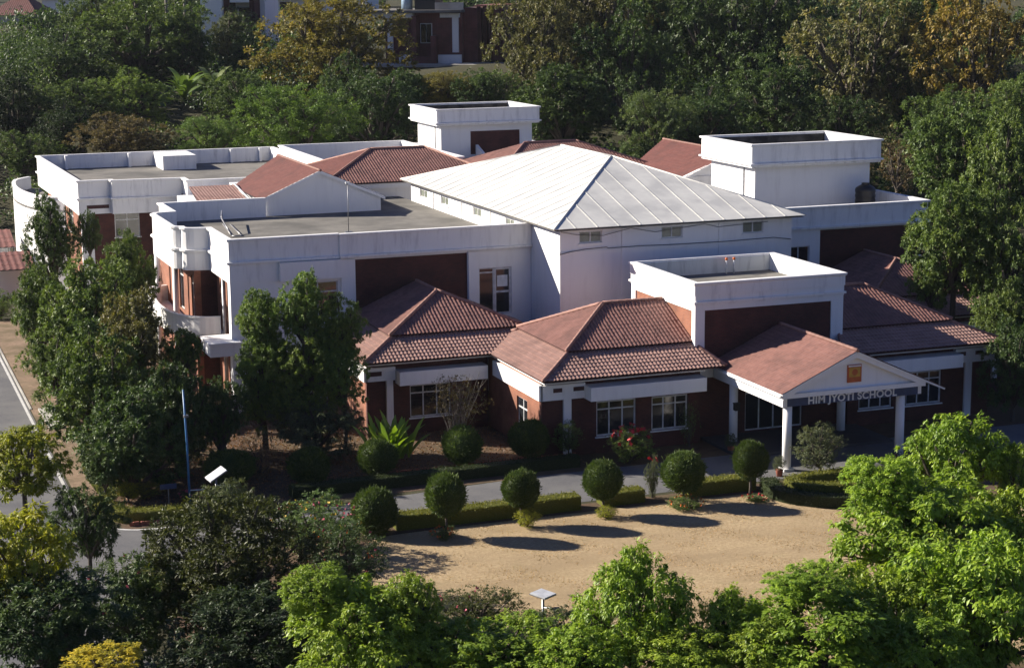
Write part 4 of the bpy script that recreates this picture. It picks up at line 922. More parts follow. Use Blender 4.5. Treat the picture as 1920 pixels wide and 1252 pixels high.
VEG=[
 ('verge_tree', 'dark narrow tree rising before the brick side of the rear wing', 'tree', 'mid', 'dk', -31.0, 48.33, 7.35, 1.84, 2.87, 'L'),
 ('verge_tree', 'slim sapling crown before the brick front of the rear wing', 'tree', 'mid', 'dk', -28.6, 46.55, 8.0, 0.73, 1.54, 'L'),
 ('verge_tree', 'glossy dark green tree filling the gap between the two wings', 'tree', 'mid', 'gr', -28.4, 31.3, 7.37, 1.56, 2.35, 'L'),
 ('verge_tree', 'leafy verge tree with a bright yellow-green left flank by the shed', 'tree', 'mid', 'gr', -33.07, 38.0, 4.17, 1.7, 2.9, 'L'),
 ('verge_tree', 'broad verge tree just in front of the slim sapling', 'tree', 'mid', 'gr', -31.34, 27.0, 5.56, 2.8, 3.22, 'L'),
 ('verge_tree', 'verge tree with rusty leaves in front of the corner balcony', 'tree', 'mid', 'ol', -30.47, 17.0, 5.59, 2.12, 2.77, 'L'),
 ('verge_tree', 'low round tree overhanging the brown road verge', 'tree', 'mid', 'gr', -33.46, 27.0, 3.18, 1.96, 2.1, 'L'),
 ('verge_tree', 'large dense verge tree above the pale concrete slab', 'tree', 'mid', 'gr', -32.68, 14.0, 4.05, 2.74, 3.05, 'L'),
 ('verge_tree', 'small sparse tree close under the curved white balcony', 'tree', 'mid', 'gr', -28.08, 15.0, 5.57, 1.02, 1.19, 'L'),
 ('verge_tree', 'dark broad tree at the road corner beside the blue pole', 'tree', 'mid', 'dk', -32.12, 8.5, 2.43, 2.61, 2.55, 'L'),
 ('verge_tree', 'dark shaded tree behind the blue pole', 'tree', 'mid', 'dk', -29.47, 10.5, 3.1, 2.01, 2.56, 'L'),
 ('verge_tree', 'dark tree between the blue pole and the upright trees', 'tree', 'mid', 'dk', -27.12, 11.0, 2.78, 1.38, 1.93, 'L'),
 ('verge_tree', 'low dark tree filling the hedge corner by the road', 'tree', 'mid', 'dk', -33.62, 7.4, 1.76, 1.2, 1.15, 'L'),
 ('column_tree', 'tall upright tree hiding the white corner of the front wing', 'tree', 'mid', 'gl', -23.98, 14.5, 7.0, 1.32, 1.6, 'F'),
 ('+', '', 'tree', 'mid', 'gl', -23.97, 14.01, 4.61, 1.55, 1.77, None),
 ('+', '', 'tree', 'mid', 'gl', -24.35, 13.77, 2.79, 1.32, 1.29, None),
 ('column_tree', 'tallest upright tree before the front wing window', 'tree', 'mid', 'gl', -21.93, 13.5, 7.61, 1.48, 1.88, 'F'),
 ('+', '', 'tree', 'mid', 'gl', -21.93, 12.98, 5.08, 1.88, 1.88, None),
 ('+', '', 'tree', 'mid', 'gl', -22.49, 12.76, 2.99, 1.71, 1.48, None),
 ('column_tree', 'upright tree touching the left tiled pavilion eave', 'tree', 'mid', 'gl', -19.99, 12.6, 6.6, 1.26, 1.65, 'F'),
 ('+', '', 'tree', 'mid', 'gl', -20.32, 12.26, 4.36, 1.48, 1.71, None),
 ('weeping_shrub', 'pale grey-green drooping shrub at the foot of the upright trees', 'shrub', 'droop', 'gy', -22.19, 11.2, 1.7, 2.48, 1.41, None),
 ('garden_shrub', 'thin brownish shrub between the dark clipped domes', 'shrub', 'sparse', 'br', -25.46, 9.6, 0.87, 1.1, 1.16, None),
 ('slope_tree', 'yellowing round tree in front of the brick house', 'tree', 'fine', 'oy', 12.36, 135.36, 15.7, 8.89, 6.74, 'B'),
 ('slope_tree', 'bright green bushy tree rising over the rear wing roof', 'tree', 'puffy', 'lt', 0.78, 105.96, 10.25, 6.16, 3.96, 'B'),
 ('slope_tree', 'small pale green tree beside the bright bushy tree', 'tree', 'puffy', 'gl', -8.35, 104.83, 9.42, 3.34, 2.05, 'B'),
 ('slope_tree', 'low brownish olive tree behind the rear wing parapet', 'tree', 'fine', 'olb', -17.1, 105.91, 9.45, 4.97, 2.37, 'B'),
 ('slope_tree', 'dark green leafy tree behind the round white balcony', 'tree', 'fine', 'gr', -26.19, 108.99, 7.97, 3.73, 2.26, 'B'),
 ('slope_tree', 'broad mixed green tree below the top-left houses', 'tree', 'fine', 'gr', -7.45, 154.0, 17.76, 8.1, 5.49, 'B'),
 ('slope_tree', 'dark tree in front of the red-roofed house', 'tree', 'fine', 'dk', -17.44, 146.09, 14.09, 6.4, 4.45, 'B'),
 ('slope_tree', 'very dark tree at the left edge of the slope', 'tree', 'fine', 'vd', -25.17, 126.58, 10.87, 4.6, 3.99, 'B'),
 ('slope_tree', 'green leafy tree above the olive shrub', 'tree', 'fine', 'gr', -18.36, 126.3, 11.25, 4.64, 2.97, 'B'),
 ('slope_tree', 'mid green tree between leafy tree and big-leaved plants', 'tree', 'fine', 'gl', -12.76, 126.59, 12.22, 4.38, 2.81, 'B'),
 ('slope_tree', 'round grey-green tree in front of the white house', 'tree', 'fine', 'gy', 5.01, 155.78, 17.27, 3.61, 3.97, 'B'),
 ('slope_shrub', 'small round dark bush on the sandy patch', 'shrub', 'fine', 'dk', 4.63, 147.02, 16.22, 1.95, 1.54, 'B'),
 ('slope_tree', 'dark tree below the tall palm trunks', 'tree', 'fine', 'dk', -1.64, 151.56, 16.4, 3.38, 3.66, 'B'),
 ('slope_tree', 'dark tree just right of the bright bushy tree', 'tree', 'fine', 'dk', 10.8, 110.9, 10.12, 4.86, 4.37, 'B'),
 ('slope_tree', 'small yellow-green tree under the house terrace', 'tree', 'puffy', 'oy', 19.92, 114.6, 12.91, 3.07, 1.89, 'B'),
 ('slope_tree', 'dark leafy tree between yellow-green tree and rear tower', 'tree', 'mid', 'dk', 15.7, 115.97, 11.96, 2.95, 2.95, 'B'),
 ('slope_tree', 'dark round tree beside the rear tower top', 'tree', 'fine', 'dk', 22.26, 111.49, 12.6, 2.97, 2.23, 'B'),
 ('slope_tree', 'olive tree hiding the right end of the brick house', 'tree', 'fine', 'ol', 33.38, 121.02, 15.63, 5.64, 7.54, 'B'),
 ('slope_tree', 'tall olive-brown tree with its top out of view', 'tree', 'fine', 'ol', 46.17, 134.25, 18.58, 8.59, 8.31, 'B'),
 ('slope_tree', 'dark large-leaved tree right behind the rear tower', 'tree', 'mid', 'dk', 26.65, 96.63, 11.64, 5.22, 3.96, 'B'),
 ('slope_tree', 'dark tree between olive-brown tree and feathery tree', 'tree', 'fine', 'dk', 41.46, 113.35, 14.05, 5.66, 6.76, 'B'),
 ('slope_tree', 'sunlit green tree behind the metal roof apex', 'tree', 'puffy', 'gl2', 33.09, 87.42, 10.15, 3.83, 3.52, 'B'),
 ('slope_tree', 'big dark feathery tree in the upper middle', 'tree', 'fine', 'dk', 58.14, 120.62, 16.15, 8.5, 10.2, 'B'),
 ('slope_tree', 'shaded tree behind the red gable roof', 'tree', 'fine', 'dk', 39.54, 89.35, 10.06, 4.73, 3.58, 'B'),
 ('slope_tree', 'dark tree directly behind the right roof tower', 'tree', 'fine', 'dk', 48.7, 92.81, 11.73, 5.65, 5.06, 'B'),
 ('slope_tree', 'broad olive tree with bare forked trunk beyond the right tower', 'tree', 'open', 'oly', 62.99, 99.19, 15.77, 7.37, 7.37, 'B'),
 ('slope_tree', 'dark half of canopy beside the olive tree trunk', 'tree', 'fine', 'dk', 68.43, 99.1, 14.59, 4.42, 7.26, 'B'),
 ('slope_tree', 'orange and yellow autumn tree in the top right corner', 'tree', 'open', 'au', 71.97, 89.56, 16.89, 6.41, 7.44, 'B'),
 ('slope_tree', 'green tree under the autumn tree', 'tree', 'fine', 'gr', 58.62, 73.56, 9.98, 5.25, 3.59, 'B'),
 ('slope_tree', 'dry tan tree at the right tower base', 'tree', 'sparse', 'br', 49.84, 69.75, 7.3, 2.62, 2.42, 'B'),
 ('slope_tree', 'tree standing beyond the right edge under the autumn tree', 'tree', 'fine', 'gr', 67.72, 76.91, 11.01, 3.99, 3.71, 'B'),
 ('slope_tree', 'shadowed tree in the far gap above the feathery tree', 'tree', 'fine', 'vd', 82.81, 151.15, 19.03, 5.52, 5.52, 'B'),
 ('slope_tree', 'far green tree in the gap at the top centre', 'tree', 'fine', 'gl', 67.77, 159.3, 20.97, 5.57, 3.98, 'B'),
 ('slope_tree', 'far dark tree behind the brick house side', 'tree', 'fine', 'dk', 52.1, 173.98, 21.77, 4.92, 4.51, 'B'),
 ('slope_tree', 'far tree at the top beside the long white house', 'tree', 'fine', 'gr', 10.21, 222.06, 21.45, 4.55, 4.1, 'B'),
 ('slope_tree', 'dark tree over the rear roofs left of the rear tower', 'tree', 'fine', 'dk', 9.88, 118.09, 11.73, 3.88, 4.38, 'B'),
 ('slope_tree', 'dark tree behind the left rear parapet corner', 'tree', 'fine', 'vd', -21.69, 114.18, 9.65, 3.21, 2.91, 'B'),
 ('slope_tree', 'green tree between bright bushy tree and big-leaved plants', 'tree', 'fine', 'gr', -1.88, 120.33, 11.96, 3.41, 3.1, 'B'),
 ('slope_tree', 'shaded tree low on the slope above the dry tan bush', 'tree', 'fine', 'dk', 53.02, 84.26, 9.67, 3.75, 2.88, 'B'),
 ('slope_tree', 'tall dark tree between the olive tree and the feathery tree', 'tree', 'fine', 'dk', 69.24, 124.91, 14.79, 5.63, 7.75, 'B'),
 ('slope_tree', 'deep green tree behind the rear tower left of the olive tree', 'tree', 'fine', 'gr', 24.83, 112.6, 12.06, 3.44, 2.63, 'B'),
 ('slope_tree', 'dark tree filling the top edge over the sunlit tree', 'tree', 'fine', 'dk', 56.97, 133.8, 14.74, 5.73, 8.24, 'B'),
 ('slope_tree', 'dense tree at the top edge left of the autumn tree', 'tree', 'fine', 'gr', 82.58, 116.54, 19.32, 5.19, 6.23, 'B'),
 ('slope_tree', 'leafy tree in the top left beside the red-roofed house', 'tree', 'fine', 'gr', -7.62, 186.91, 19.07, 4.77, 4.37, 'B'),
 ('side_tree', 'tall dark tree beside the right roof tower', 'tree', 'mid', 'gr', 44.87, 52.41, 9.08, 3.98, 4.52, 'G'),
 ('side_tree', 'large leafy tree at the right edge level with the tower', 'tree', 'mid', 'gr', 44.05, 44.01, 9.02, 3.35, 5.07, 'G'),
 ('side_tree', 'dense tree overlapping the right wing corner', 'tree', 'mid', 'gr', 18.61, 13.28, 9.05, 2.78, 3.24, 'G'),
 ('side_tree', 'big glossy tree at the right edge below the tall dark one', 'tree', 'mid', 'gr', 20.79, 11.12, 7.75, 2.63, 3.69, 'G'),
 ('side_tree', 'tree spilling over the right pavilion eave', 'tree', 'mid', 'gr', 19.35, 8.85, 4.66, 1.83, 2.08, 'G'),
 ('side_tree', 'lowest small tree at the right pavilion hip', 'tree', 'mid', 'gr', 17.33, 13.76, 6.44, 1.17, 1.49, 'G'),
 ('side_tree', 'low dark tree hiding the end of the right pavilion', 'tree', 'mid', 'dk', 16.99, 4.52, 3.12, 1.87, 2.42, 'G'),
 ('near_tree', 'yellow-tipped branch crown over the road at the left edge', 'tree', 'leaflet', 'yg', -38.64, -5.46, 5.6, 1.72, 1.28, 'N'),
 ('near_tree', 'yellow-green tree at the left edge below the road', 'tree', 'leaflet', 'yg', -39.94, -17.62, 5.2, 1.72, 1.64, 'N'),
 ('near_tree', 'feathery dark green tree left of the road junction', 'tree', 'droop', 'dk', -36.53, -8.73, 3.6, 1.54, 1.46, 'N'),
 ('near_tree', 'dark tree in the lower left corner', 'tree', 'mid2', 'dk', -39.35, -19.23, 3.4, 2.58, 1.75, 'N'),
 ('near_shrub', 'dark bush with pink flowers below the road junction', 'shrub', 'mid2', 'dk', -35.84, -16.04, 2.6, 2.06, 1.81, 'N'),
 ('near_tree', 'dark spreading tree with layered boughs right of the junction', 'tree', 'layer', 'ol2', -32.5, -16.93, 4.0, 2.95, 2.36, 'N'),
 ('near_tree', 'thin pale top of tree below the tilted solar panel', 'tree', 'droop', 'gy', -30.72, -7.88, 3.4, 1.38, 1.11, 'N'),
 ('flower_shrub', 'shrub with yellow and pink blossoms beside the drive', 'shrub', 'small', 'gr', -26.34, -5.33, 1.5, 2.23, 1.13, None),
 ('flower_shrub', 'dark shrub with scattered coral flowers at the lawn edge', 'shrub', 'small', 'dk', -26.74, -11.23, 1.6, 1.86, 1.53, None),
 ('near_tree', 'nearly black tree in deep shade at the bottom left', 'tree', 'mid2', 'vd', -33.0, -22.6, 3.2, 2.72, 1.63, 'N'),
 ('near_tree', 'bright drooping-leaved tree left of the lawn', 'tree', 'hangp', 'br1', -30.5, -27.48, 4.6, 2.12, 1.62, 'N'),
 ('+', '', 'tree', 'hang', 'br1', -29.0, -27.88, 5.34, 0.92, 1.07, None),
 ('+', '', 'tree', 'hang', 'br1', -31.75, -26.73, 5.95, 1.14, 0.66, None),
 ('flower_shrub', 'low wild bush with small red flowers at the near lawn edge', 'shrub', 'small', 'ol2', -23.05, -17.2, 1.0, 1.76, 0.87, None),
 ('near_tree', 'bright tree below the low flowering bush', 'tree', 'hang', 'br1', -26.57, -29.38, 4.0, 1.92, 0.92, 'N'),
 ('near_tree', 'bright peaked tree right of the second solar panel', 'tree', 'hangp', 'br1', -22.1, -30.15, 5.0, 1.81, 1.94, 'N'),
 ('near_tree', 'grey-green mixed foliage beneath the second solar panel', 'tree', 'droop', 'gy', -23.36, -27.33, 3.4, 1.43, 0.93, 'N'),
 ('near_tree', 'small bright tree top in the middle of the near lawn edge', 'tree', 'hangp', 'br1', -19.41, -31.64, 4.6, 1.21, 1.21, 'N'),
 ('near_tree', 'wide bright tree along the bottom right of the lawn', 'tree', 'hang', 'br1', -17.29, -33.02, 4.6, 2.73, 1.31, 'N'),
 ('+', '', 'tree', 'hang', 'br1', -17.34, -32.69, 6.13, 1.28, 0.55, None),
 ('near_tree', 'big bright tree before the porch side of the lawn', 'tree', 'hang', 'br1', -9.04, -26.7, 5.2, 2.92, 1.92, 'N'),
 ('+', '', 'tree', 'hang', 'br1', -10.44, -25.81, 7.02, 1.29, 0.92, None),
 ('near_tree', 'highest bright treetop beside the porch columns', 'tree', 'hang', 'br1', -5.05, -22.5, 6.4, 2.06, 1.97, 'N'),
 ('near_tree', 'bright tree in the bottom right corner', 'tree', 'hang', 'br1', -10.85, -32.88, 4.6, 2.65, 2.27, 'N'),
 ('near_tree', 'bright tree between corner tree and wide lawn tree', 'tree', 'hang', 'br1', -14.07, -32.37, 4.4, 1.69, 1.65, 'N'),
 ('near_tree', 'bright leafy tip at the right edge near the porch', 'tree', 'hang', 'br1', -3.41, -24.3, 6.0, 0.84, 1.33, 'N'),
 ('near_tree', 'bright tree filling the bottom edge left of the low flowering bush', 'tree', 'hang', 'br1', -28.4, -28.71, 4.2, 1.5, 1.01, 'N'),
 ('near_tree', 'bright tree at the bottom edge under the palm', 'tree', 'hangp', 'br1', -24.52, -31.31, 4.3, 1.53, 0.86, 'N'),
 ('near_tree', 'bright tree at the bottom edge between peaked tree and small top', 'tree', 'hang', 'br1', -21.4, -32.45, 4.3, 1.53, 0.81, 'N'),
 ('near_tree', 'bright tree at the bottom edge right of the small top', 'tree', 'hangp', 'br1', -19.23, -33.46, 4.4, 1.34, 0.98, 'N'),
 ('near_tree', 'darker tree under the big bright tree by the porch', 'tree', 'hang', 'gr', -8.91, -28.44, 4.2, 2.25, 1.64, 'N'),
 ('near_tree', 'bright tree at the right edge above the corner tree', 'tree', 'hang', 'br1', -6.28, -27.82, 5.0, 1.67, 1.88, 'N'),
 ('near_tree', 'bright tree at the bottom edge left of the corner tree', 'tree', 'hangp', 'br1', -14.33, -34.84, 4.2, 1.62, 1.08, 'N'),
 ('near_tree', 'small yellow treetop at the bottom edge', 'tree', 'leaflet', 'yl', -38.87, -29.19, 5.4, 1.07, 0.38, 'N'),
]
VEG_GROUPS={'L': 'trees along the road verge', 'F': 'tall trees by the two-storey front wall', 'B': 'trees on the slope behind the school', 'G': 'trees beside the right end of the school', 'N': 'foreground trees below the viewpoint'}

cur = None
for i, (name, label, cat, proto, col, x, y, zc, r, rz, grp) in enumerate(VEG):
    if name == '+': place_tree(i, name, label, cat, proto, col, x, y, zc, r, rz, None, cur)
    else: cur = place_tree(i, name, label, cat, proto, col, x, y, zc, r, rz, VEG_GROUPS.get(grp))
BYLABEL = {o['label']: o for o in scene.objects if 'label' in o}
def flowers(parent, mats, n, cx, cy, cz, r, rz, size=.07, seed=1, top=True):
    rng = np.random.default_rng(seed); b = base_of(parent)
    for q, m in enumerate(mats):
        d = unit(rng, n); 
        if top: d[:,2] = np.abs(d[:,2])
        C = d*np.array([r,r,rz])*rng.uniform(.85,1.02,(n,1))+np.array([cx-b.x,cy-b.y,cz-b.z])
        C = np.repeat(C, 4, 0); k = len(C); T = unit(rng, k); C = C+T*size*.4
        me = leaves_mesh('flowers', C, T, unit(rng,k), np.full(k,size), np.full(k,size*.8), np.full(k,.5))
        o = link('flowers', me, m, parent); tag(o, kind='stuff')
def vflow(lbl, mats, n, size, seed):
    for v in VEG:
        if v[1] == lbl: flowers(BYLABEL[lbl], mats, n, v[5], v[6], v[7], v[8], v[9], size, seed)
vflow('shrub with yellow and pink blossoms beside the drive', ['yellow_flower','pink_flower'], 42, .11, 3)
vflow('dark shrub with scattered coral flowers at the lawn edge', ['pink_flower','orange_flower'], 16, .10, 4)
vflow('low wild bush with small red flowers at the near lawn edge', ['pink_flower'], 18, .10, 5)
vflow('dark bush with pink flowers below the road junction', ['pink_flower'], 14, .12, 6)

# clipped topiary
def topiary_mesh(seed, n=9000):
    rng = np.random.default_rng(seed); u = unit(rng, n); rad = .93+.05*np.sin(u[:,0]*3+seed*2)*np.cos(u[:,1]*3.4+seed)+.025*np.sin(u[:,2]*9+u[:,0]*8)+np.abs(rng.normal(0,.045,n))
    C = u*rad[:,None]; T = u*.9+unit(rng,n)*.55+np.array([0,0,.5]); N = unit(rng,n)
    L = rng.uniform(.06,.17,n); k = rng.random(n) < .05; C[k] += u[k]*rng.uniform(.03,.14,(k.sum(),1)); L[k] *= 1.5
    me = leaves_mesh('foliage', C, T, N, L, L*.28, np.clip(.45+.25*np.sin(u[:,0]*6+seed)*np.sin(u[:,1]*7)+rng.normal(0,.22,n),0,1), .05)
    me.materials.append(MT['needle']); return me
TOPI = [topiary_mesh(k) for k in (1,2,3)]
def core_mesh():
    bm = bmesh.new(); bmesh.ops.create_icosphere(bm, subdivisions=3, radius=.86); me = bpy.data.meshes.new('inner_growth'); bm.to_mesh(me); bm.free()
    a = me.attributes.new('tint','FLOAT','POINT'); a.data.foreach_set('value', [.15]*len(me.vertices)); me.materials.append(MT['needle']); return me
CORE = core_mesh()
def topiary(i, x, y, zc, r, rz, label, col='top', group='clipped ball topiary along the drive', stem=True):
    t = thing('topiary', (x,y,0), label, 'topiary', group)
    k = max(zc-rz*.8, .15)
    MB().tube([(x,y,-.02),(x+.02,y,k*.5),(x,y,k)], [.075,.06,.055], 7).build('stem', 'bark', t, True)
    for nm, me in (('foliage', TOPI[i%3]), ('inner_growth', CORE)):
        o = bpy.data.objects.new(nm, me); COL.objects.link(o); o.parent = t; o.location = (0,0,zc); o.scale = (r*(1+.06*math.sin(i*3.7)),r*(1-.05*math.sin(i*2.9)),rz); o.rotation_euler = (.06*math.sin(i*5.1),.06*math.cos(i*4.3),i*1.3); j = 1+.12*math.sin(i*2.1); o.color = (*[q*j for q in LC[col]],1)
    return t
tops = [(-22.9,-2.9,1.15,1.20,1.12,'widest clipped dome at the left end of the lawn hedge'),
        (-20.0,-4.5,2.05,1.0,1.08,'ball topiary on a bare stem with orange flowers at its foot'),
        (-16.2,-4.1,1.85,1.0,1.0,'ball topiary above a small yellow-green bush by the lawn'),
        (-12.0,-4.0,1.78,1.08,.98,'ball topiary in the middle of the lawn row'),
        (-7.7,-3.8,1.70,1.07,1.02,'ball topiary beside the tall climbing flower by the drive'),
        (-4.2,-4.0,2.0,1.04,1.05,'ball topiary nearest the porch with red flowers at its foot')]
for i, (x, y, zc, r, rz, lb) in enumerate(tops): topiary(i, x, y, zc-.04, r*(.90+.05*math.sin(i*2.2)), rz*(.93+.05*math.cos(i*1.7)), lb)
back = [(-27.4,7.6,1.1,1.25,.82,'low dark clipped dome beside the tilted solar panel'),
        (-23.7,6.0,1.15,1.02,.92,'dark clipped ball on a short stem left of the spiky plant'),
        (-20.1,6.2,1.20,.98,.90,'dark clipped ball in front of the spiky plant'),
        (-15.4,6.6,1.28,1.05,1.0,'dark clipped ball right of the spiky plant'),
        (-11.9,6.0,1.45,1.08,.98,'clipped ball catching the sun by the pavilion corner')]
for i, (x, y, zc, r, rz, lb) in enumerate(back): topiary(i+7, x, y, zc, r, rz, lb, 'top', 'clipped ball topiary along the drive')
# looser garden shrubs
def shrub(i, x, y, zc, r, rz, label, proto='small', col='gr', name='garden_shrub'):
    return place_tree(i+200, name, label, 'shrub', proto, col, x, y, zc, r, rz, None)
shrub(1, .9,-1.9,1.55,1.30,1.10, 'loose round grey-green bush in front of the porch columns', 'small', 'gy')
shrub(2, -9.6,6.2,1.25,.78,.75, 'small leafy bush at the foot of the white pavilion pillar', 'small', 'gr')
s3 = shrub(3, -6.9,4.3,1.0,1.25,.9, 'shrub with bright red flower heads under the pavilion window', 'small', 'gl')
flowers(s3, ['red_flower'], 22, -6.9,4.3,1.15,1.25,.9, .24, 9)
s4 = shrub(4, -8.55,-2.1,1.05,.38,1.0, 'tall slim flowering climber between two ball topiaries', 'small', 'gy')
flowers(s4, ['red_flower'], 2, -8.55,-2.1,1.9,.25,.3, .22, 10)
shrub(5, -2.55,6.2,1.25,.55,1.2, 'climber on the wall right of the pavilion windows', 'sparse', 'gr')
shrub(6, -16.0,-4.4,.45,.62,.42, 'small yellow-green bush under a ball topiary', 'small', 'yg')
shrub(7, -12.0,-4.5,.30,.55,.32, 'low yellow flowering plant under the middle topiary', 'small', 'yg')
s8 = shrub(8, -20.2,-4.8,.30,.6,.3, 'orange flowering plants at the foot of a ball topiary', 'small', 'gl'); flowers(s8, ['orange_flower'], 22, -20.3,-4.8,.32,.6,.32,.10,11)
s9 = shrub(9, -7.8,-4.4,.28,.95,.28, 'bed of orange marigolds by the climbing flower', 'small', 'gr'); flowers(s9, ['orange_flower'], 30, -7.8,-4.4,.3,.95,.28,.09,12)
s10 = shrub(10, -4.2,-4.5,.16,.65,.16, 'ring of red flowers around the last topiary stem', 'small', 'gr'); flowers(s10, ['red_flower'], 16, -4.2,-4.5,.16,.65,.16,.11,13)
s11 = shrub(11, 3.4,-4.2,.75,.7,.6, 'pale leafy shrub behind the curved hedge', 'small', 'gl2')
s12 = shrub(12, 5.3,-3.2,.7,1.1,.6, 'dark bush with two red blooms by the right porch column', 'small', 'hd'); flowers(s12, ['red_flower'], 4, 5.3,-3.4,.8,1.1,.6,.18,14)
s13 = shrub(13, -29.7,5.9,.30,.65,.28, 'patch of crimson flowers around the blue pole', 'small', 'hd'); flowers(s13, ['pink_flower'], 36, -29.7,5.9,.3,.7,.28,.09,15)
shrub(14, -32.6,6.9,.55,.55,.42, 'yellow-green shrub stump behind the corner hedge', 'small', 'yg')
shrub(15, -31.8,7.2,.45,.8,.4, 'low clipped yellow-green bush beside the small sign', 'small', 'hedge')
shrub(16, -24.6,-4.3,.6,.9,.6, 'small green bush between blossoming shrub and lawn', 'small', 'gr')
shrub(17, -33.6,61,1.2,1.4,1.1, 'bright clipped bush by the road at the left edge', 'small', 'gl')
bs = thing('bare_shrub', (-14.6,10.0,0), 'bare twiggy shrub before the shaded pavilion wall', 'shrub')
rng = random.Random(4); tw_ = MB()
for k in range(34):
    a = rng.uniform(0,6.28); rr_ = rng.uniform(.3,1.8); hh_ = rng.uniform(2.2,4.3); m = (-14.6+math.cos(a)*rr_*.45, 10+math.sin(a)*rr_*.35, hh_*.5)
    e = (-14.6+math.cos(a)*rr_, 10+math.sin(a)*rr_*.7, hh_); tw_.tube([(-14.6+math.cos(a)*.1,10+math.sin(a)*.1,0), m, e], [.022,.014,.005], 4)
    for _ in range(3):
        q = Vector(m).lerp(Vector(e), rng.uniform(.2,.9)); tw_.tube([q, q+Vector((rng.uniform(-.4,.4),rng.uniform(-.3,.3),rng.uniform(.2,.7)))], [.009,.003], 3)
tw_.build('twigs', 'bark_pale', bs)
o = bpy.data.objects.new('leaves', PROTO['sparse'][0][0]); COL.objects.link(o); o.parent = bs; o.location = (0,0,2.7); o.scale = (1.7,1.2,1.5); o.color = (.11,.085,.04,1)
# rosette plants with strap leaves
def strap_plant(name, label, cat, x, y, z0, n, L, W, col, seed, lean=.9, cat_h=0, mat='leaf', els=(.45,1.35), jit=0.0):
    t = thing(name, (x,y,z0), label, cat); rng = random.Random(seed)
    if cat_h: MB().tube([(x,y,z0-.1),(x+.05,y,z0+cat_h)], [.2,.14], 8).build('trunk', 'bark', t, True)
    for k in range(n):
        a = 2*math.pi*k/n*2.4+rng.uniform(-.3,.3); l = L*rng.uniform(.7,1.15); el = rng.uniform(*els); w = W*rng.uniform(.8,1.2)
        mb = MB(); pts = []; jr = jit*math.sqrt(rng.random()); ja = rng.uniform(0,6.28); p = Vector((jr*math.cos(ja),jr*math.sin(ja),0)); e = el
        for q in range(7):
            d = Vector((math.cos(a)*math.cos(e), math.sin(a)*math.cos(e), math.sin(e))); pts.append((p.copy(), d)); p += d*l/6; e -= lean*.22*(1+q*.25)
        s = Vector((-math.sin(a), math.cos(a), 0)); vs = []
        for q, (c, d) in enumerate(pts):
            ww = w*(.35+.65*math.sin(math.pi*min(1,(q+.8)/7.2)))*(1 if q < 6 else .15); nn = d.cross(s)
            vs += [c-s*ww*.5+nn*ww*.12, c-nn*.0, c+s*ww*.5+nn*ww*.12]
        fs = []
        for q in range(6):
            fs += [(q*3,q*3+1,q*3+4,q*3+3),(q*3+1,q*3+2,q*3+5,q*3+4)]
        me = fast_mesh('leaf', [tuple(c+Vector((0,0,cat_h))) for c in vs], fs)
        at = me.attributes.new('tint','FLOAT','POINT'); at.data.foreach_set('value', [rng.uniform(.3,.8)]*len(vs))
        o = link('leaf', me, mat, t, True); cc = LC[col]; o.color = (*cc,1)
    return t
strap_plant('spiky_plant', 'clump of long bright strap leaves between dark clipped balls', 'plant', -18.6,8.6,.3, 64, 2.1, .30, 'br1', 3, .28, .2, 'leaf_bright', (.9,1.5), 1.0)
strap_plant('banana_plant', 'big-leaved plant clump on the slope above the rear wing', 'plant', -6.5,128.5,float(hill(-6.5,128.5))+4.2, 26, 4.2, .8, 'gl', 5, .6, 0)
strap_plant('banana_plant', 'second big-leaved clump left of the bright bushy tree', 'plant', -3.0,129.5,float(hill(-3,129.5))+3.8, 24, 4.0, .75, 'gl2', 6, .6, 0)
strap_plant('banana_plant', 'big-leaved clump beside the leafy slope tree', 'plant', -10.6,127.5,float(hill(-10.6,127.5))+4.0, 24, 4.0, .8, 'gl', 8, .6, 0)
def palm(name, label, x, y, zt, n, L, col, seed):
    t = thing(name, (x,y,0), label, 'palm'); rng = random.Random(seed); nr = np.random.default_rng(seed)
    MB().tube([(x,y,0),(x+.1,y,zt)], [.16,.12], 8).build('trunk', 'bark', t, True)
    for k in range(n):
        a = 2*math.pi*k/n+rng.uniform(-.2,.2); e = rng.uniform(.25,1.2); p = Vector((.1,0,zt)); C=[]; T=[]; N=[]; LL=[]; rib=[p.copy()]
        for q in range(22):
            d = Vector((math.cos(a)*math.cos(e), math.sin(a)*math.cos(e), math.sin(e))); p = p+d*L/22; e -= .055; rib.append(p.copy())
            s = Vector((-math.sin(a), math.cos(a), 0))
            for sg in (-1,1):
                tdir = (s*sg+d*.8+Vector((0,0,-.1))).normalized(); l = L*.26*math.sin(math.pi*min(1,(q+3)/25)); C.append(p+tdir*l*.5); T.append(tdir); N.append(d.cross(s)); LL.append(l)
        me = leaves_mesh('frond', np.array(C), np.array(T), np.array(N), np.array(LL), np.full(len(LL), .04), nr.uniform(.3,.8,len(LL)))
        o = link('frond', me, 'leaf', t); o.color = (*LC[col],1)
    return t
palm('date_palm', 'grey-green feather palm right of the second solar panel', -21.0,-25.0,2.6, 20, 1.9, 'gy', 2)
palm('date_palm', 'small feather palm beneath the second solar panel', -22.2,-26.6,2.3, 16, 1.6, 'gl', 4)
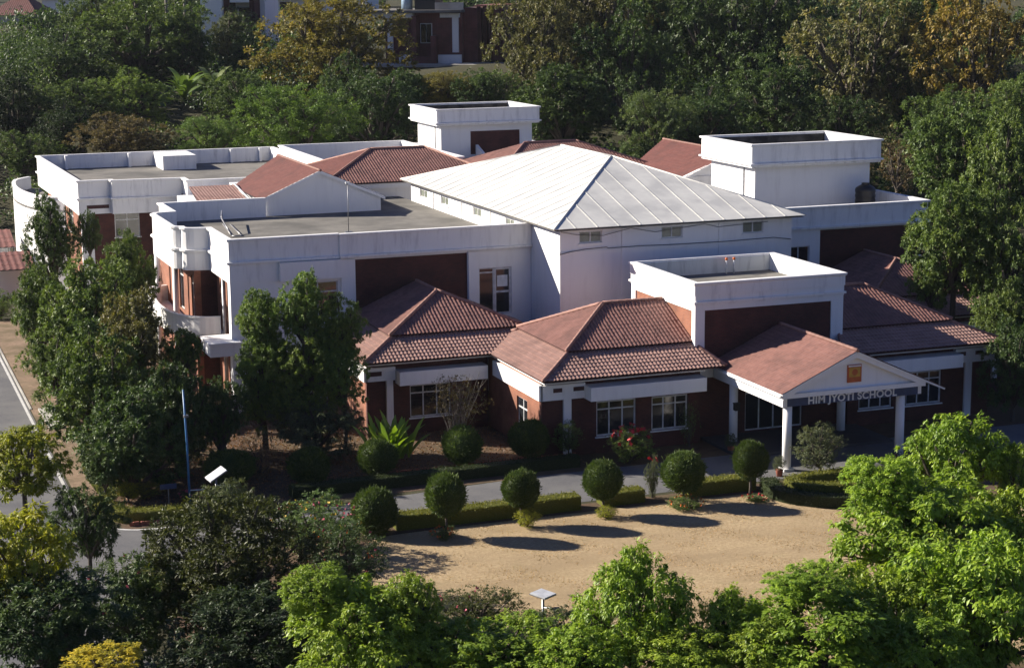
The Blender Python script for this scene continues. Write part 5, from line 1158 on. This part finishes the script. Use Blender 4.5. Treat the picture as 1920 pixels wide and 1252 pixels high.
# tall bare palm trunks among the slope trees
for k, (dx, dy) in enumerate(((0,0),(1.3,.6),(2.3,-.5))):
    x, y = -2.0+dx, 163+dy; z = float(hill(x,y)); t = thing('tall_palm', (x,y,z), ('left','middle','right')[k]+' of three bare tall palm trunks beside the white house', 'palm', 'tall palm trunks')
    MB().tube([(x,y,z-.2),(x+.1,y,z+6),(x,y,z+13)], [.28,.2,.17], 8).build('trunk', 'bark_pale', t, True)
    o = bpy.data.objects.new('crown', PROTO['droop'][0][0]); COL.objects.link(o); o.parent = t; o.location = (0,0,13.2); o.scale = (2,2,1.3); o.color = (*LC['gr'],1)

# hedges
def hedge(path, w, h, label, col='hedge', n_per=420, name='clipped_hedge', seed=1, z0=0):
    pts = [Vector(p) for p in path]; seg = [(pts[i+1]-pts[i]).length for i in range(len(pts)-1)]; Ltot = sum(seg)
    c0 = pts[len(pts)//2]; t = thing(name, (c0.x,c0.y,0), label, 'hedge', 'low clipped hedges')
    cm = MB(); cm.sweep(path, [(w/2-.04,z0),(w/2-.05,h-.06),(w/2-.12,h-.03),(-w/2+.12,h-.03),(-w/2+.05,h-.06),(-w/2+.04,z0)]); o = cm.build('inner_growth', 'needle', t)
    at = o.data.attributes.new('tint','FLOAT','POINT'); at.data.foreach_set('value', [.2]*len(o.data.vertices)); o.color = (*LC[col],1)
    rng = np.random.default_rng(seed); n = int(Ltot*n_per); s = rng.uniform(0, Ltot, n); cum = np.concatenate([[0],np.cumsum(seg)])
    k = np.clip(np.searchsorted(cum, s, 'right')-1, 0, len(seg)-1); f = (s-cum[k])/np.array(seg)[k]
    A = np.array([(p.x,p.y) for p in pts]); B = A[k]+(A[k+1]-A[k])*f[:,None]; D = (A[k+1]-A[k])/np.array(seg)[k][:,None]; Nn = np.stack([D[:,1],-D[:,0]],1)
    per = w+2*h; q = rng.uniform(0, per, n); off = np.where(q < h, w/2, np.where(q > h+w, -w/2, w/2-(q-h))); zz = np.where(q < h, q, np.where(q > h+w, per-q, h))
    C = np.concatenate([B+Nn*off[:,None], zz[:,None]],1)+rng.normal(0,.03,(n,3))+np.array([0,0,z0])
    O = np.concatenate([Nn*np.where(q < h,1,np.where(q > h+w,-1,0))[:,None], np.where((q >= h)&(q <= h+w),1,0)[:,None]],1)
    L = rng.uniform(.06,.12,n); me = leaves_mesh('foliage', C-np.array(BASE[t.name]), O+unit(rng,n)*.8, unit(rng,n)+np.array([0,0,.5]), L, L*.45, np.clip(.5+rng.normal(0,.2,n),0,1))
    o = link('foliage', me, 'needle', t); o.color = (*LC[col],1)
hedge([(-21.8,-2.3),(-17,-2.35),(-12.6,-2.3)], 1.0, .72, 'long lit hedge between drive and lawn, left stretch', 'hedge', 420, seed=1)
hedge([(-11.4,-2.25),(-9.2,-2.25)], .95, .66, 'short hedge piece between the middle topiaries', 'hedge', 420, seed=2)
hedge([(-6.9,-2.3),(-3.2,-2.3)], 1.0, .72, 'hedge stretch between the two topiaries by the porch', 'hedge', 420, seed=3)
hedge(smooth([(-2.5,-2.7),(-2.9,-4.2),(-2.4,-5.6),(-1.0,-6.8),(1.5,-7.6),(5,-8.0)],4), .9, .6, 'dark outer hedge curving along the lawn', 'hd', 380, seed=4)
hedge(smooth([(3.2,-3.1),(.2,-3.3),(-1.5,-3.5),(-1.9,-4.2),(-1.1,-5.1),(1.2,-5.7),(3.6,-6.0)],4), .7, .75, 'yellow-green hedge looping around the porch bush', 'hedge', 420, seed=5)
hedge([(-25,4.7),(-20,4.8),(-14,5.0),(-9.6,5.0)], .9, .6, 'dark hedge on the building side of the drive', 'hd', 300, seed=6)
hedge(smooth([(-34.0,6.6),(-33.9,4.8),(-33.0,3.5),(-31.0,3.2),(-28.5,3.4)],4), .9, .6, 'corner hedge curving around the road junction', 'hedge', 360, seed=7)
# terracotta bed edging bricks
ge = thing('bed_edging', (-14,7.4,0), 'row of red edging bricks along the shaded flower bed', 'edging')
bmx = MB().box(-.105,.105,-.05,.05,0,.22); me_b = fast_mesh('brick', bmx.v, bmx.f); me_b.materials.append(MT['terracotta'])
for k in range(40):
    o = bpy.data.objects.new('brick', me_b); COL.objects.link(o); o.parent = ge; x = -18.8+k*.25
    o.location = (x+14, -.55+.02*math.sin(k*3.1), -.02); o.rotation_euler = (random.uniform(-.12,.12), random.uniform(-.2,.2), random.uniform(-.1,.1))
ge2 = thing('bed_edging', (-32.2,2.6,0), 'short row of red edging bricks at the road junction corner', 'edging')
for k in range(9):
    o = bpy.data.objects.new('brick', me_b); COL.objects.link(o); o.parent = ge2; o.location = (-.9+k*.24, .12-.03*k, -.02); o.rotation_euler = (random.uniform(-.2,.2), random.uniform(-.2,.2), random.uniform(-.3,.3))
# grass and undergrowth (uncountable)
def scatter_blades(name, label, poly, n, L, W, col, seed, z=0.0, hfun=None, mat='leaf', upright=1.0, clump=None):
    rng = np.random.default_rng(seed); P = np.array(poly); lo = P.min(0); hi = P.max(0); pts = np.empty((0,2))
    while len(pts) < n:
        q = rng.uniform(lo, hi, (n*2,2))
        if clump: q = q+0; 
        ins = np.zeros(len(q), bool); j = len(P)-1
        for i in range(len(P)):
            c = ((P[i,1] > q[:,1]) != (P[j,1] > q[:,1])) & (q[:,0] < (P[j,0]-P[i,0])*(q[:,1]-P[i,1])/(P[j,1]-P[i,1]+1e-12)+P[i,0]); ins ^= c; j = i
        q = q[ins]
        if clump:
            k = np.sin(q[:,0]*clump)*np.sin(q[:,1]*clump*1.2+1)+.6*np.sin(q[:,0]*clump*2.3+q[:,1]*clump*1.7); q = q[k > rng.uniform(-.6,1.0,len(q))]
        pts = np.concatenate([pts, q])
    pts = pts[:n]; zz = (hfun(pts[:,0], pts[:,1]) if hfun is not None else np.zeros(n))+z
    ll = L*rng.uniform(.5,1.4,n); T = unit(rng,n)*.7+np.array([0,0,upright]); C = np.concatenate([pts, (zz+ll*.35)[:,None]],1)
    me = leaves_mesh(name, C, T, unit(rng,n), ll, np.full(n,W)*rng.uniform(.7,1.3,n), np.clip(.5+rng.normal(0,.22,n),0,1))
    o = link(name, me, mat); o.color = (*LC[col],1); tag(o, label, 'grass', kind='stuff'); return o
LC['dry'] = (.40,.27,.15); LC['litter'] = (.20,.10,.055); LC['verge'] = (.13,.15,.03)
scatter_blades('dry_grass', 'short dry straw-coloured grass of the lawn', lawn_pts, 26000, .055, .03, 'dry', 3, .01, None, 'leaf', .5, .9)
scatter_blades('leaf_litter', 'fallen brown leaves under the garden trees', [(-33,4),(-9,5.2),(-9,14),(-22,24),(-33,24)], 14000, .11, .07, 'litter', 4, .01, None, 'leaf', .0)
scatter_blades('verge_grass', 'strip of green grass along the road verge', [(-33.8,8),(-33.95,13),(-33.3,20),(-32.9,24.5),(-32.2,24.5),(-32.0,13),(-32.0,8)], 7000, .13, .03, 'verge', 5, .0, None, 'leaf', 1.2)
# unbroken masses of bushes filling in between the trees one can tell apart
def bush_mass(name, label, spots, col, leaf, seed, per=420):
    rng = np.random.default_rng(seed); CC=[]; TT=[]; NN=[]; LL=[]; KK=[]
    for x, y, r, h in spots:
        z = float(hill(np.float64(x), np.float64(y))); n = int(per*max(.5, (r/2.2)**1.6)); u = unit(rng, n); u[:,2] = np.abs(u[:,2])
        lob = 1+.28*np.sin(u[:,0]*5+x)*np.sin(u[:,1]*5+y)+.15*np.sin(u[:,2]*9+x)
        p = np.array([x,y,z])+u*np.array([r,r,h])*(lob*rng.uniform(.72,1.05,n))[:,None]
        CC.append(p); TT.append(u*.5+unit(rng,n)); NN.append(u*.5+np.array([0,0,.7])+unit(rng,n)*.5); LL.append(leaf*rng.uniform(.6,1.35,n)); KK.append(np.clip(rng.uniform(.25,.65)+rng.normal(0,.16,n),0,1))
    L = np.concatenate(LL); me = leaves_mesh(name, np.concatenate(CC), np.concatenate(TT), np.concatenate(NN), L, L*.5, np.concatenate(KK))
    o = link(name, me, 'leaf'); o.color = (*LC[col],1); tag(o, label, 'undergrowth', kind='stuff')
rng = random.Random(21); sp = []
while len(sp) < 420:
    x = rng.uniform(-75,135); y = rng.uniform(45,215); s_ = .35*x+.94*y
    if s_ < 88 or s_ > 205: continue
    if -33 < x < 27 and y < 93: continue
    if abs(x-34) < 11 and 146 < y < 185: continue
    if 12 < x < 42 and 122 < y < 160: continue
    sp.append((x, y, rng.uniform(2.2,4.2), rng.uniform(2.0,6.0)))
bush_mass('undergrowth', 'tangled green undergrowth covering the slope behind the school', sp[:270], 'dk', .42, 3, 420)
bush_mass('undergrowth', 'lighter bushes mixed through the slope undergrowth', sp[270:], 'gr', .42, 4, 420)
sp = []
while len(sp) < 46:
    x = rng.uniform(25,70); y = rng.uniform(-5,60)
    if x < 28 and y > 10: continue
    sp.append((x, y, rng.uniform(1.8,3.2), rng.uniform(1.5,4.5)))
bush_mass('undergrowth', 'dark bushes massed beside the right end of the school', sp, 'dk', .30, 5, 420)
sp = [(rng.uniform(-44,-26.5), rng.uniform(-40,-17), rng.uniform(1.1,2.0), rng.uniform(1.0,3.2)) for _ in range(120)]
bush_mass('undergrowth', 'dark thicket filling the lower left below the road junction', sp, 'dk', .17, 6, 950)
sp = [(rng.uniform(-27,-2), 0, rng.uniform(1.1,1.9), rng.uniform(1.2,3.0)) for _ in range(120)]
sp = [(x, -24.8-.13*(x+27)-rng.uniform(.5,13), r, h) for x, y, r, h in sp]
bush_mass('undergrowth', 'green bushes massed under the bright near trees', sp, 'gr', .17, 7, 950)
sp = []
while len(sp) < 90:
    x = rng.uniform(-70,150); y = rng.uniform(150,420); s_ = .35*x+.94*y
    if s_ < 190 or s_ > 400 or (-18 < x < 14 and 262 < y < 312) or (26 < x < 60 and 255 < y < 300): continue
    sp.append((x, y, rng.uniform(4,8), rng.uniform(3,8)))
bush_mass('undergrowth', 'distant trees and scrub around the houses on the hill', sp, 'dk', .8, 10, 420)
sp = [(rng.uniform(13,27), rng.uniform(-34,-4), rng.uniform(1.2,2.2), rng.uniform(1.0,2.4)) for _ in range(40)]
sp += [(rng.uniform(-2,13), rng.uniform(-40,-29), rng.uniform(1.2,2.2), rng.uniform(1.0,2.4)) for _ in range(24)]
bush_mass('undergrowth', 'bushes hidden under the big trees right of the lawn', sp, 'dk', .20, 8, 1000)
sp = [(rng.uniform(-33,-27.6), rng.uniform(9,56), rng.uniform(.8,1.3), rng.uniform(.8,2.0)) for _ in range(46)]
bush_mass('undergrowth', 'low shady bushes between the verge trees', sp, 'dk', .15, 9, 900)

# ------------------------------------------------------------------ street furniture
bp = thing('flag_pole', (-29.9,5.2,0), 'bright blue painted pole standing in the garden corner', 'pole')
MB().tube([(-29.9,5.2,0),(-29.92,5.2,3),(-30.0,5.2,5.75)], [.06,.055,.045], 10).build('pole', 'blue_pole', bp, True)
MB().box(-30.03,-29.80,5.08,5.32,4.4,4.5).build('clamp', 'steel', bp); MB().tube([(-29.9,5.2,.75),(-29.2,4.9,.8)], .03, 6).build('bracket', 'frame', bp)
def solar_lamp(x, y, z, label, rz, w, d, tilt):
    t = thing('solar_lamp', (x,y,0), label, 'solar lamp', 'solar lamps in the garden')
    MB().tube([(x,y,0),(x,y,z-.05)], [.055,.045], 8).build('pole', 'steel', t, True)
    mb = MB().box(-w/2,w/2,-d/2,d/2,-.02,.02); o = link('solar_panel', fast_mesh('solar_panel', mb.v, mb.f), 'solar', t); o.location = (0,0,z); o.rotation_euler = (tilt[0], tilt[1], rz)
    f = MB().box(-w/2-.02,w/2+.02,-d/2-.02,d/2+.02,-.045,-.022); q = link('panel_frame', fast_mesh('panel_frame', f.v, f.f), 'steel', o)
    MB().tube([(x,y,z-.5),(x+.25,y-.5,z-.42)], .025, 6).build('arm', 'steel', t); MB().box(x+.15,x+.4,y-.75,y-.45,z-.46,z-.38).build('lamp_head', 'black', t)
solar_lamp(-30.6,-5.2,4.25, 'tilted pale solar lamp panel above the layered dark tree', .15, .85, .6, (.12,-.5))
solar_lamp(-23.1,-24.6,4.05, 'pale solar lamp panel on a pole at the near lawn edge', .62, .72, .62, (.12,.05))
sg = thing('small_sign', (-30.9,5.3,0), 'small dark board on a post near the blue pole', 'sign')
MB().tube([(-30.9,5.3,0),(-30.9,5.3,1.0)], .03, 6).build('post', 'steel', sg); MB().box(-31.3,-30.5,5.26,5.31,.9,1.15).build('board', 'navy', sg)
fp = [(-.9,2.6),(-.35,2.75)]
for k, (x, y) in enumerate(((-1.0,4.3),(-.9,-.9))):
    t = thing('flower_pot', (x,y,0), ('plant pot at the rear left porch column','plant pot at the front left porch column')[k], 'plant pot', 'potted plants by the porch columns')
    MB().tube([(x,y,0),(x,y,.34),(x,y,.36)], [.14,.2,.21], 12).build('pot', 'terracotta', t, True)
    o = bpy.data.objects.new('foliage', PROTO['small'][0][0]); COL.objects.link(o); o.parent = t; o.location = (0,0,.65); o.scale = (.36,.36,.36); o.color = (*LC['gy'],1)

# ------------------------------------------------------------------ thin blue air over the valley
hz = MB().box(-900, 1500, -400, 1700, -1.0, 100.0)
hm = bpy.data.materials.new('thin_haze'); hm.use_nodes = True; hn = hm.node_tree.nodes
hn.remove(hn['Principled BSDF'])
pv = hn.new('ShaderNodeVolumePrincipled'); pv.inputs['Color'].default_value = (.82,.88,1.0,1); pv.inputs['Density'].default_value = .00005; pv.inputs['Anisotropy'].default_value = .2
hm.node_tree.links.new(pv.outputs[0], hn['Material Output'].inputs['Volume'])
MT['haze'] = hm
tag(hz.build('haze', 'haze'), 'thin bluish haze over the valley', 'haze', kind='stuff')
